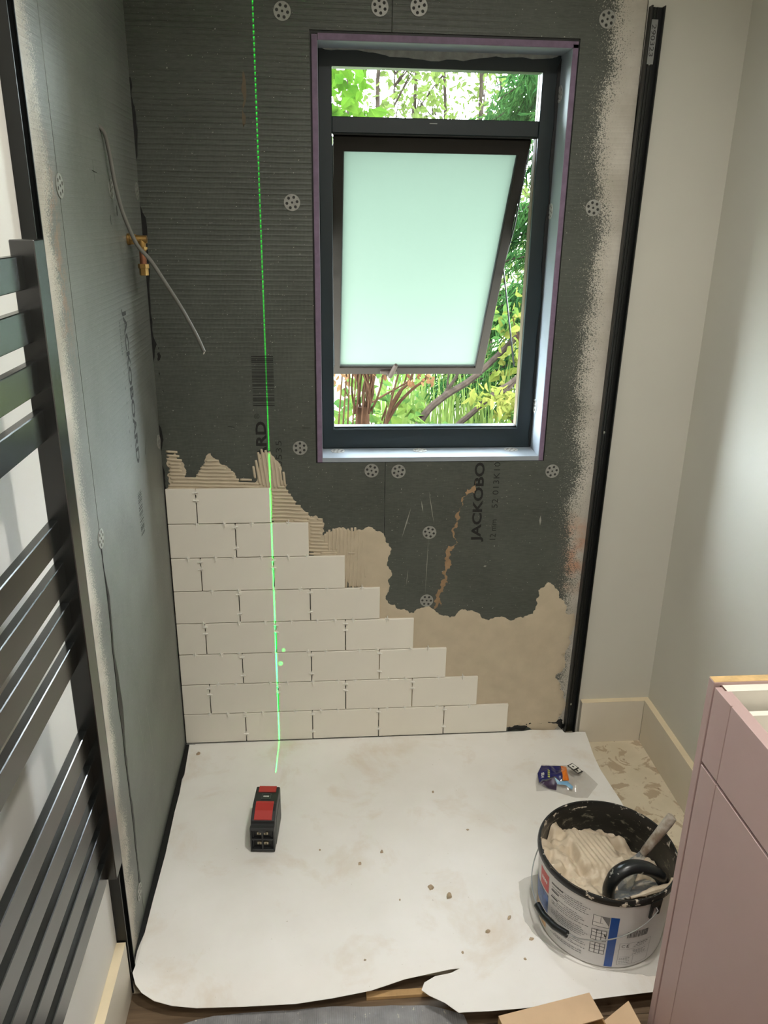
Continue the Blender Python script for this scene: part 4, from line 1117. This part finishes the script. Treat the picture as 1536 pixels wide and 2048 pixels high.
v2, f2 = filled(PK_D, 0.007, 0.25, 4)
m_film, nt, p = newmat('clear_film')
P = POS(nt)
tr = nt.nodes.new('ShaderNodeBsdfTransparent'); gl = nt.nodes.new('ShaderNodeBsdfGlossy'); df = nt.nodes.new('ShaderNodeBsdfDiffuse'); m1 = nt.nodes.new('ShaderNodeMixShader'); m2 = nt.nodes.new('ShaderNodeMixShader')
gl.inputs['Roughness'].default_value = 0.12; df.inputs[0].default_value = S(206, 200, 192)
m1.inputs[0].default_value = 0.10; m2.inputs[0].default_value = 0.07
nt.links.new(tr.outputs[0], m1.inputs[1]); nt.links.new(df.outputs[0], m1.inputs[2]); nt.links.new(m1.outputs[0], m2.inputs[1]); nt.links.new(gl.outputs[0], m2.inputs[2])
nt.links.new(m2.outputs[0], nt.nodes['Material Output'].inputs[0])
pk_(MB().add([(x, y, pk_h(x, y)) for x, y in v2], f2).add([(x, y, 0.0003) for x, y in v2], [f[::-1] for f in f2]), 'film', m_film, smooth='all', fix=False)
def pk_patch(poly, name, mat, lift, par=pk, step=0.006):
    v3, f3 = filled(poly, step, 0.1, 3)
    return pk_(MB().add([(x, y, pk_h(x, y) + lift) for x, y in v3], f3), name, mat, par, smooth='all', fix=False)
hd = pk_patch([(1.026, -0.258), (1.03, -0.225), (1.052, -0.186), (1.087, -0.180), (1.112, -0.181), (1.104, -0.215), (1.094, -0.255), (1.085, -0.262), (1.074, -0.247)], 'printed_header', M('header_blue', S(30, 32, 96), 0.3, var=0.15, vscale=60), 0.0008)
pk_patch([(1.112, -0.181), (1.127, -0.182), (1.115, -0.22), (1.110, -0.266), (1.094, -0.262), (1.099, -0.225)], 'orange_band', M('header_orange', S(226, 124, 36), 0.3), 0.0009)
pk_patch([(1.072, -0.250), (1.084, -0.262), (1.104, -0.266), (1.116, -0.285), (1.112, -0.290), (1.098, -0.276), (1.076, -0.266)], 'pale_blue_band', M('header_pale_blue', S(120, 170, 205), 0.3), 0.001)
pk_patch([(1.028, -0.262), (1.07, -0.250), (1.076, -0.264), (1.070, -0.282), (1.05, -0.274)], 'printed_back', M('header_back', S(60, 44, 70), 0.35, var=0.3, vscale=90), 0.001)
b = MB()
vs, fs = fit_text('VIB', 0.022, 0.008, 0.02)
dirx = Vector((0.25, 1.0)).normalized(); diry = Vector((-1.0, 0.25)).normalized()
b.add([(lambda q: (q[0], q[1], pk_h(q[0], q[1]) + 0.0022))(Vector((1.043, -0.249)) + dirx * x + diry * y) for x, y in vs], fs)
pk_(b, 'header_text', M('header_white', S(230, 230, 226), 0.4), fix=False)
b = MB()
for q in range(4):
    o0 = Vector((1.054, -0.246)) + dirx * 0.0075 * q
    cs = [o0, o0 + dirx * 0.005, o0 + dirx * 0.005 - diry * 0.006, o0 - diry * 0.006]
    b.add([(c_[0], c_[1], pk_h(c_[0], c_[1]) + 0.0022) for c_ in cs], [(0, 1, 2, 3)])
pk_(b, 'header_mark', M('header_lime', S(176, 184, 96), 0.4), fix=False)
for (cx, cy) in ((1.134, -0.222), (1.151, -0.212)):
    e1 = Vector((0.86, 0.5)) * 0.0075; e2 = Vector((0.5, -0.86)) * 0.0095; c0 = Vector((cx, cy))
    hz = pk_h(cx, cy) + 0.006
    o1 = [c0 - e1 - e2, c0 + e1 - e2, c0 + e1 + e2, c0 - e1 + e2]
    pl = pk_(MB().prism([tuple(c0 + (q - c0) * 1.4) for q in o1], XY, hz, hz + 0.001), 'spacer_backing', m_ink)
    MB().ring([tuple(q) for q in o1], [tuple(c0 + (q - c0) * 0.38) for q in o1], XY, hz + 0.001, hz + 0.0022).build('spacer_piece', m_spacer, pl)

# ------------------------------------------------------------------ pink vanity cabinet
m_pink = M('dusky_pink_paint', S(176, 150, 146), 0.5, var=0.02, vscale=6)
m_carc = M('white_carcass', S(226, 222, 212), 0.5)
m_raw = M('raw_oak_edge', S(206, 172, 120), 0.55, var=0.15, vscale=40)
m_gap = M('dark_carcass_edge', S(84, 58, 50), 0.7)
van = empty('vanity_cabinet', (1.23, -1.3, FZ))
tag(van, 'dusky pink bathroom cabinet with an open top against the right wall', 'cabinet')
def vp(mb, name, mat, par=van, **k):
    o = mb.build(name, mat, None, **k); o.parent = par
    o.matrix_parent_inverse = Matrix.Translation(van.location).inverted() if par == van else Matrix.Identity(4)
    return o
VX, VY0, VY1, VZ = 1.042, -1.0, -1.62, 0.82
for y0 in (VY0 - 0.018, VY1):
    ep = vp(MB().box(VX, y0, FZ + 0.0003, 1.4205, y0 + 0.018, VZ - 0.0008), 'end_panel', m_pink, bevel=0.0008)
    vp(MB().box(VX + 0.0006, y0 + 0.0006, VZ - 0.0008, 1.4205, y0 + 0.0174, VZ), 'raw_edge', m_raw, ep)
vp(MB().box(VX + 0.014, VY0 - 0.036, FZ + 0.06, 1.4195, VY0 - 0.0182, VZ - 0.006), 'carcass_side', m_carc)
vp(MB().box(VX + 0.011, VY0 - 0.034, FZ + 0.06, VX + 0.0138, VY0 - 0.0182, VZ - 0.006), 'carcass_edge', m_gap)
vp(MB().box(VX + 0.014, VY1 + 0.0182, FZ + 0.06, 1.4195, VY1 + 0.036, VZ - 0.006), 'carcass_side', m_carc)
vp(MB().box(1.402, VY1 + 0.0362, FZ + 0.06, 1.4195, VY0 - 0.0362, VZ - 0.03), 'carcass_back', m_carc)
vp(MB().box(VX + 0.024, VY1 + 0.0362, 0.655, 1.4015, VY0 - 0.0362, 0.672), 'carcass_rail', m_gap)
vp(MB().box(VX + 0.012, VY1 + 0.02, FZ + 0.0003, VX + 0.03, VY0 - 0.02, FZ + 0.058), 'plinth', m_pink)
def front(name, z0, z1):
    ya, yb_ = VY0 - 0.0225, VY1 + 0.0225
    g = 0.0011
    prof = [(VX, ya)]
    for gy in (-1.075, VY1 + 0.075):
        prof += [(VX, gy + g), (VX + 0.003, gy + g * 0.4), (VX + 0.003, gy - g * 0.4), (VX, gy - g)]
    prof += [(VX, yb_), (VX + 0.021, yb_), (VX + 0.021, ya)]
    return vp(MB().prism(prof, XY, z0, z1), name, m_pink, bevel=0.0007)
front('drawer_front', 0.672, 0.8135)
front('door', FZ + 0.062, 0.6655)
vp(MB().box(VX + 0.022, -1.575, 0.69, 1.37, -1.05, 0.70).box(VX + 0.022, -1.062, 0.69, 1.37, -1.05, 0.785).box(VX + 0.022, -1.575, 0.69, 1.37, -1.563, 0.785).box(1.36, -1.575, 0.69, 1.37, -1.05, 0.785), 'drawer_box', m_carc)

# ------------------------------------------------------------------ cardboard box
m_card = M('brown_cardboard', S(206, 176, 142), 0.75, var=0.06, vscale=12, bump=0.1, bscale=120)
m_cardi = M('cardboard_inside', S(168, 132, 86), 0.8, var=0.06, vscale=12)
cbx = empty('cardboard_box', (0.755, -0.961, FZ + 0.0002), rz=math.atan2(0.037, 0.195))
tag(cbx, 'open cardboard box with a loose flap on the floor beside the pink cabinet', 'cardboard box')
BL, BW, BH = 0.2, 0.16, 0.072
MB().box(0, -0.003, 0, BL, 0, BH).box(0, -BW, 0, BL, -BW + 0.003, BH).box(0, -BW + 0.003, 0, 0.003, -0.003, BH).box(BL - 0.003, -BW + 0.003, 0, BL, -0.003, BH).box(0.003, -BW + 0.003, 0, BL - 0.003, -0.003, 0.003).build('carton', m_cardi, cbx)
MB().prism([(0, 0.0), (BL, 0.0), (BL, -0.057), (0.0, -0.06)], XY, BH + 0.0003, BH + 0.003).build('long_flap', m_card, cbx)
MB().prism([(0.0, -BW), (BL, -BW), (BL, -BW - 0.05), (0.0, -BW - 0.055)], XY, BH + 0.0003, BH + 0.003).build('long_flap', m_card, cbx)
fm = Matrix.Translation((BL, -0.062, BH)) @ Matrix.Rotation(R(-38), 4, 'Y')
MB().prism([(0.0, -0.085), (0.058, -0.07), (0.062, 0.0), (0.0, 0.03 * 0)], XY, 0, 0.003).build('end_flap', m_card, cbx, mtx=fm)

# ------------------------------------------------------------------ ceiling downlights
for i, (x, y, wt) in enumerate(DOWNLIGHTS):
    dl = empty('downlight', (x, y, CH))
    tag(dl, ['recessed ceiling downlight above the shower tray', 'recessed ceiling downlight near the cabinet', 'recessed ceiling downlight behind the camera'][i], 'downlight', 'ceiling downlights')
    MB().lathe([(0.055, -0.0002), (0.056, -0.003), (0.045, -0.006), (0.043, -0.0002)], n=32).build('trim_ring', M('downlight_trim', S(238, 238, 236), 0.3), dl, smooth=True)
    ml, nt, p = newmat('downlight_lens')
    p.inputs['Emission Color'].default_value = (1, 0.93, 0.82, 1); p.inputs['Emission Strength'].default_value = 6.0
    MB().lathe([(0.0001, -0.003), (0.043, -0.003), (0.043, -0.0004), (0.0001, -0.0004)], n=32).build('lens', ml, dl)
    ad = bpy.data.lights.new('downlight_lamp', 'AREA'); ad.shape = 'DISK'; ad.size = 0.10; ad.energy = wt; ad.color = (1.0, 0.965, 0.90); ad.spread = R(150)
    ao = bpy.data.objects.new('downlight_lamp', ad); COL.objects.link(ao); ao.parent = dl; ao.location = (0, 0, -0.012)

# ------------------------------------------------------------------ garden outside
def leafmat(name, c1, c2, trans=0.45):
    m, nt, p = newmat(name)
    P = POS(nt)
    oi = NOI(nt, P, 9.0, 3)
    c = MIX(nt, MAPR(nt, oi, 0.35, 0.65), c1, c2)
    df = nt.nodes.new('ShaderNodeBsdfDiffuse'); tl = nt.nodes.new('ShaderNodeBsdfTranslucent'); mx = nt.nodes.new('ShaderNodeMixShader')
    mx.inputs[0].default_value = trans
    sock(nt, df, 0, c); sock(nt, tl, 0, c)
    nt.links.new(df.outputs[0], mx.inputs[1]); nt.links.new(tl.outputs[0], mx.inputs[2]); nt.links.new(mx.outputs[0], nt.nodes['Material Output'].inputs[0])
    return m
LEAF = dict(
    broad=leafmat('leaf_broad', (0.0110, 0.0282, 0.0029, 1), (0.0209, 0.0417, 0.0045, 1)),
    sparse=leafmat('leaf_sparse', (0.0209, 0.0295, 0.0074, 1), (0.0319, 0.0417, 0.0110, 1)),
    conifer=leafmat('leaf_conifer', (0.0054, 0.0172, 0.0054, 1), (0.0123, 0.0295, 0.0074, 1), 0.3),
    low=leafmat('leaf_low', (0.0098, 0.0270, 0.0074, 1), (0.0295, 0.0442, 0.0086, 1)),
    yellow=leafmat('leaf_yellow', (0.0319, 0.0417, 0.0074, 1), (0.0516, 0.0516, 0.0123, 1)),
    brown=leafmat('leaf_brown', (0.0343, 0.0148, 0.0074, 1), (0.0540, 0.0319, 0.0148, 1)),
    grass=leafmat('grass_blade', (0.0246, 0.0417, 0.0098, 1), (0.0442, 0.0589, 0.0148, 1)))
m_bark = M('grey_bark', (0.0085, 0.0062, 0.0045, 1), 0.9, var=0.25, vscale=25, bump=0.5, bscale=60, bdist=0.005, spec=0.02)
m_twig = M('red_brown_twig', (0.013, 0.0065, 0.0035, 1), 0.9, var=0.25, vscale=25, spec=0.02)
m_lawn, nt, p = newmat('lawn')
P = POS(nt)
sock(nt, p, 'Base Color', MIX(nt, MAPR(nt, NOI(nt, P, 1.3, 5), 0.35, 0.65), (0.016, 0.024, 0.007, 1), (0.085, 0.090, 0.055, 1)))
p.inputs['Roughness'].default_value = 0.9; p.inputs['Specular IOR Level'].default_value = 0.02
GZ = -0.12
gnd = MB().box(-30, 0.30, GZ - 0.2, 40, 60, GZ).build('ground', m_lawn)
tag(gnd, 'sunlit garden ground outside the window', 'ground', kind='structure')

def leaf(b, p, d, n, L, W):
    d = d.normalized(); s = d.cross(n)
    if s.length < 1e-4: s = Vector((1, 0, 0))
    s.normalize(); n = s.cross(d)
    m1 = p + d * L * 0.35; m2 = p + d * L * 0.7
    vs = [p, m1 + s * W * 0.5 + n * W * 0.12, m2 + s * W * 0.36 + n * W * 0.05, p + d * L - n * L * 0.12, m2 - s * W * 0.36 + n * W * 0.05, m1 - s * W * 0.5 + n * W * 0.12]
    b.add(vs, [(0, 1, 2, 3), (0, 3, 4, 5)])
def rv(r): return Vector((r.uniform(-1, 1), r.uniform(-1, 1), r.uniform(-1, 1)))
def cloud(b, r, c, rad, n, L, W, droop=0.4):
    c = Vector(c)
    for _ in range(n):
        q = rv(r)
        while q.length > 1: q = rv(r)
        p = c + Vector((q.x * rad[0], q.y * rad[1], q.z * rad[2]))
        d = rv(r) + Vector((0, 0, -droop)); k = r.uniform(0.6, 1.25)
        leaf(b, p, d, rv(r), L * k, W * k)
def wobble(r, pts, amt):
    return [Vector(p) + rv(r) * amt for p in pts]
def plant(name, label, cat, base, stems, bark, clouds, group=None, fol_name='foliage'):
    """stems: list of (path, radii); clouds: list of (material key, builder)"""
    e = empty(name, base)
    tag(e, label, cat, group)
    inv = Matrix.Translation(base).inverted()
    for path, rad in stems:
        pp = smoothpath(path, 4); k = len(pp)
        rr = [rad[0] + (rad[1] - rad[0]) * i / (k - 1) for i in range(k)]
        o = MB().tube(pp, rr, 7).build('stem', bark, None, smooth=True); o.parent = e; o.matrix_parent_inverse = inv
    for key, b in clouds:
        o = b.build(fol_name, LEAF[key], None, fix=False); o.parent = e; o.matrix_parent_inverse = inv; o['kind'] = 'stuff'
    return e

r = random.Random(21)
# big-leaved tree, top left
b = MB()
for c, rad, n in (((0.50, 1.75, 2.05), (0.13, 0.25, 0.22), 90), ((0.60, 2.1, 2.22), (0.12, 0.25, 0.12), 60), ((0.42, 1.9, 1.7), (0.12, 0.3, 0.4), 120), ((0.1, 2.1, 2.3), (0.45, 0.4, 0.4), 200), ((0.62, 1.9, 1.96), (0.06, 0.2, 0.05), 14)):
    cloud(b, r, c, rad, n, 0.075, 0.055, 0.7)
plant('broadleaf_tree', 'tree with large bright leaves at the top left of the window', 'tree', (-0.3, 2.2, GZ),
      [([(-0.3, 2.2, GZ), (-0.28, 2.2, 1.0), (-0.2, 2.15, 1.9), (0.0, 2.1, 2.6)], (0.06, 0.03)), ([(-0.22, 2.15, 1.7), (0.1, 2.0, 1.95), (0.5, 1.85, 2.12)], (0.02, 0.006)), ([(-0.2, 2.15, 1.9), (0.2, 2.1, 2.15), (0.58, 2.05, 2.2)], (0.015, 0.005))], m_bark, [('broad', b)])
# sparse slim trees behind
labels = ['slim sparse tree behind the left part of the window', 'slim sparse tree just left of the middle of the upper pane', 'slim sparse tree in the middle of the upper pane',
          'slim sparse tree right of the middle of the upper pane', 'slim sparse tree in the bright gap of the upper pane', 'slim sparse tree nearest the conifer', 'slim sparse tree farthest left in the upper pane']
for i, (x, y) in enumerate(((1.05, 5.6), (1.35, 6.4), (1.75, 7.2), (2.1, 6.6), (2.55, 7.8), (3.2, 8.6), (0.75, 7.0))):
    st_ = []; b = MB()
    hgt = r.uniform(3.8, 4.6)
    tp = [(x, y, GZ), (x + r.uniform(-.05, .05), y, 1.3), (x + r.uniform(-.12, .12), y, 2.6), (x + r.uniform(-.2, .2), y, hgt)]
    st_.append((tp, (0.035, 0.010)))
    for k in range(11):
        z = r.uniform(1.6, 3.4); a = r.uniform(0, 6.28); l = r.uniform(0.35, 0.7)
        x0 = x + (z / hgt) * (tp[-1][0] - x) * 0.6
        e = (x0 + l * math.cos(a) * 0.8, y + l * math.sin(a) * 0.8, z + l * 0.8)
        st_.append(([(x0, y, z), ((x0 + e[0]) / 2, (y + e[1]) / 2, z + l * 0.45), e], (0.009, 0.003)))
        cloud(b, r, ((x0 + e[0]) / 2, (y + e[1]) / 2, z + l * 0.4), (0.28, 0.28, 0.25), 26, 0.085, 0.045)
    cloud(b, r, (x, y, 2.3), (0.55, 0.55, 0.8), 120 if i not in (4, 5) else 40, 0.08, 0.04)
    plant('slim_tree', labels[i], 'tree', (x, y, GZ), st_, m_bark, [('sparse', b)], 'slim trees behind the garden')
# conifer on the right
b = MB(); st_ = [([(2.25, 3.3, GZ), (2.25, 3.3, 1.6), (2.22, 3.3, 3.4)], (0.09, 0.03))]
for k in range(70):
    z = r.uniform(0.35, 2.0) if k < 40 else r.uniform(2.0, 3.0); a = r.choice((r.uniform(2.2, 4.4), r.uniform(2.0, 4.2), r.uniform(0, 6.28))); l = r.uniform(0.6, 1.0) * (1.15 - z * 0.08)
    p0 = Vector((2.25, 3.3, z)); p2 = p0 + Vector((math.cos(a) * l, math.sin(a) * l * 0.8, r.uniform(-0.25, 0.05))); p1 = p0.lerp(p2, 0.5) + Vector((0, 0, 0.1))
    path = smoothpath([p0, p1, p2], 8); st_.append(([p0, p1, p2], (0.010, 0.003)))
    for q in path[3:]:
        for _ in range(26):
            d = rv(r) * 0.8 + (p2 - p0).normalized() * 0.5 + Vector((0, 0, -0.8))
            leaf(b, q + rv(r) * 0.06, d, rv(r), r.uniform(0.05, 0.11), 0.010)
plant('conifer', 'dark green conifer with drooping sprays behind the open sash', 'tree', (2.25, 3.3, GZ), st_, m_bark, [('conifer', b)])
# pollarded shrub, lower left
st_ = [([(0.622, 1.5, GZ), (0.625, 1.5, 0.4), (0.62, 1.5, 0.70)], (0.032, 0.030))]
for k in range(16):
    x0 = 0.615 + r.uniform(-0.035, 0.035); zt = r.uniform(0.95, 1.25)
    st_.append(([(x0, 1.5 + r.uniform(-.02, .02), 0.67), (x0 + r.uniform(-.03, .06), 1.5 + r.uniform(-.06, .06), 0.80), (x0 + r.uniform(-.10, .16), 1.5 + r.uniform(-.1, .1), zt)], (0.006, 0.003)))
for k in range(7):
    x0 = 0.49 + 0.022 * k
    st_.append(([(x0, 1.45, GZ), (x0 + r.uniform(0, .02), 1.45, 0.5), (x0 + r.uniform(0.01, .06), 1.47, 1.1)], (0.005, 0.003)))
b = MB(); cloud(b, r, (0.54, 1.5, 0.86), (0.09, 0.08, 0.06), 26, 0.035, 0.02, 0.8); cloud(b, r, (0.68, 1.5, 0.88), (0.08, 0.08, 0.05), 18, 0.035, 0.02, 0.8)
plant('pollarded_shrub', 'pollarded shrub with red brown shoots at the lower left of the window', 'shrub', (0.622, 1.5, GZ), st_, m_twig, [('brown', b)])
# arching stems, lower middle
b = MB(); cloud(b, r, (0.90, 1.7, 0.79), (0.08, 0.06, 0.04), 22, 0.035, 0.02, 0.8)
plant('arching_shrub', 'brown arching stems below the window handle', 'shrub', (0.735, 1.7, GZ),
      [([(0.735, 1.7, GZ), (0.74, 1.7, 0.4), (0.753, 1.7, 0.608), (0.809, 1.7, 0.725), (0.859, 1.7, 0.783), (0.90, 1.7, 0.95)], (0.013, 0.005)), ([(0.75, 1.7, 0.58), (0.80, 1.71, 0.66), (0.867, 1.7, 0.735), (0.936, 1.7, 0.795), (0.97, 1.7, 0.9)], (0.010, 0.004)),
       ([(0.745, 1.7, 0.56), (0.77, 1.68, 0.70), (0.80, 1.68, 0.82), (0.83, 1.66, 0.95)], (0.006, 0.003)), ([(0.68, 1.68, 0.68), (0.74, 1.69, 0.715), (0.80, 1.7, 0.745), (0.87, 1.7, 0.79)], (0.005, 0.004)), ([(0.76, 1.72, 0.62), (0.83, 1.74, 0.74), (0.86, 1.74, 0.9)], (0.006, 0.003))], m_twig, [('brown', b)])
# leaning grey limbs
b = MB(); cloud(b, r, (1.45, 2.6, 0.95), (0.25, 0.2, 0.12), 70, 0.06, 0.035)
plant('leaning_tree', 'leaning grey limb with a fork crossing the lower middle of the window', 'tree', (0.80, 2.05, GZ),
      [([(0.80, 2.05, GZ), (0.90, 2.1, 0.30), (0.996, 2.2, 0.487), (1.127, 2.3, 0.577), (1.334, 2.5, 0.651), (1.7, 2.8, 0.9)], (0.024, 0.017)), ([(1.11, 2.3, 0.565), (1.15, 2.34, 0.61), (1.198, 2.35, 0.685), (1.22, 2.35, 0.8)], (0.012, 0.007)), ([(1.14, 2.32, 0.60), (1.145, 2.33, 0.68), (1.17, 2.33, 0.8)], (0.006, 0.004))], m_bark, [('low', b)])
b = MB(); cloud(b, r, (1.30, 1.85, 0.66), (0.14, 0.12, 0.05), 60, 0.06, 0.03); cloud(b, r, (1.42, 1.9, 0.60), (0.14, 0.15, 0.08), 60, 0.06, 0.03)
plant('leaning_sapling', 'thin leaning limb with yellow green leaves at the lower right of the window', 'tree', (0.98, 1.7, GZ),
      [([(0.98, 1.7, GZ), (1.04, 1.75, 0.40), (1.106, 1.8, 0.52), (1.194, 1.85, 0.583), (1.345, 2.0, 0.661), (1.478, 2.1, 0.719), (1.75, 2.3, 0.95)], (0.017, 0.012)), ([(1.35, 2.0, 0.66), (1.42, 2.05, 0.66), (1.5, 2.1, 0.74)], (0.012, 0.006))], m_bark, [('yellow', b)])
# low leafy plants
for i, (x, y, z, rx, rz, n, key, lb) in enumerate((
        (0.92, 1.62, 0.44, 0.16, 0.16, 170, 'low', 'low leafy plant in front of the arching stems'),
        (1.20, 1.55, 0.40, 0.18, 0.16, 190, 'low', 'low leafy plant under the thin leaning limb'),
        (1.48, 1.75, 0.46, 0.16, 0.22, 200, 'low', 'leafy plant beside the tan edge of the window'),
        (0.74, 2.3, 0.45, 0.28, 0.34, 260, 'low', 'leafy bush behind the pollarded shrub'),
        (1.75, 2.6, 0.75, 0.30, 0.45, 320, 'yellow', 'yellow green bush below the conifer'),
        (0.55, 1.9, 0.35, 0.2, 0.3, 150, 'low', 'leafy bush at the far left of the window'))):
    b = MB(); cloud(b, r, (x, y, z), (rx, rx, rz), n, 0.085 if i < 3 else 0.075, 0.05, 0.2)
    st_ = [([(x + r.uniform(-.03, .03), y, GZ), (x + r.uniform(-.08, .08), y, z * 0.6), (x + r.uniform(-rx, rx) * 0.7, y, z + rz * 0.5)], (0.006, 0.003)) for _ in range(5)]
    plant('leafy_plant', lb, 'plant', (x, y, GZ), st_, m_twig, [(key, b)], 'low plants below the window')
# tall grass
b = MB()
for k in range(230):
    x = r.uniform(0.85, 1.7); y = r.uniform(2.6, 3.6); h = r.uniform(0.55, 1.0); dx = r.uniform(-.12, .12); w = r.uniform(0.004, 0.008)
    b.add([(x - w, y, GZ), (x + w, y, GZ), (x + w * .8 + dx * .4, y, GZ + h * .6), (x - w * .8 + dx * .4, y, GZ + h * .6), (x + dx, y, GZ + h)], [(0, 1, 2, 3), (3, 2, 4)])
o = b.build('tall_grass', LEAF['grass'], fix=False)
tag(o, 'clump of tall pale grass behind the leaning limbs', 'grass', kind='stuff')
# far hedge
b = MB()
for k in range(14): cloud(b, r, (-2.5 + 0.75 * k, 10.5 + r.uniform(-.4, .4), 0.95), (0.7, 0.6, 1.1), 330, 0.14, 0.09)
o = plant('hedge', 'far leafy hedge at the end of the garden', 'hedge', (1.5, 10.5, GZ), [([(-2.0 + 1.3 * k, 10.5, GZ), (-2.0 + 1.3 * k, 10.5, 0.7), (-1.9 + 1.3 * k, 10.5, 1.4)], (0.04, 0.02)) for k in range(7)], m_bark, [('sparse', b)])
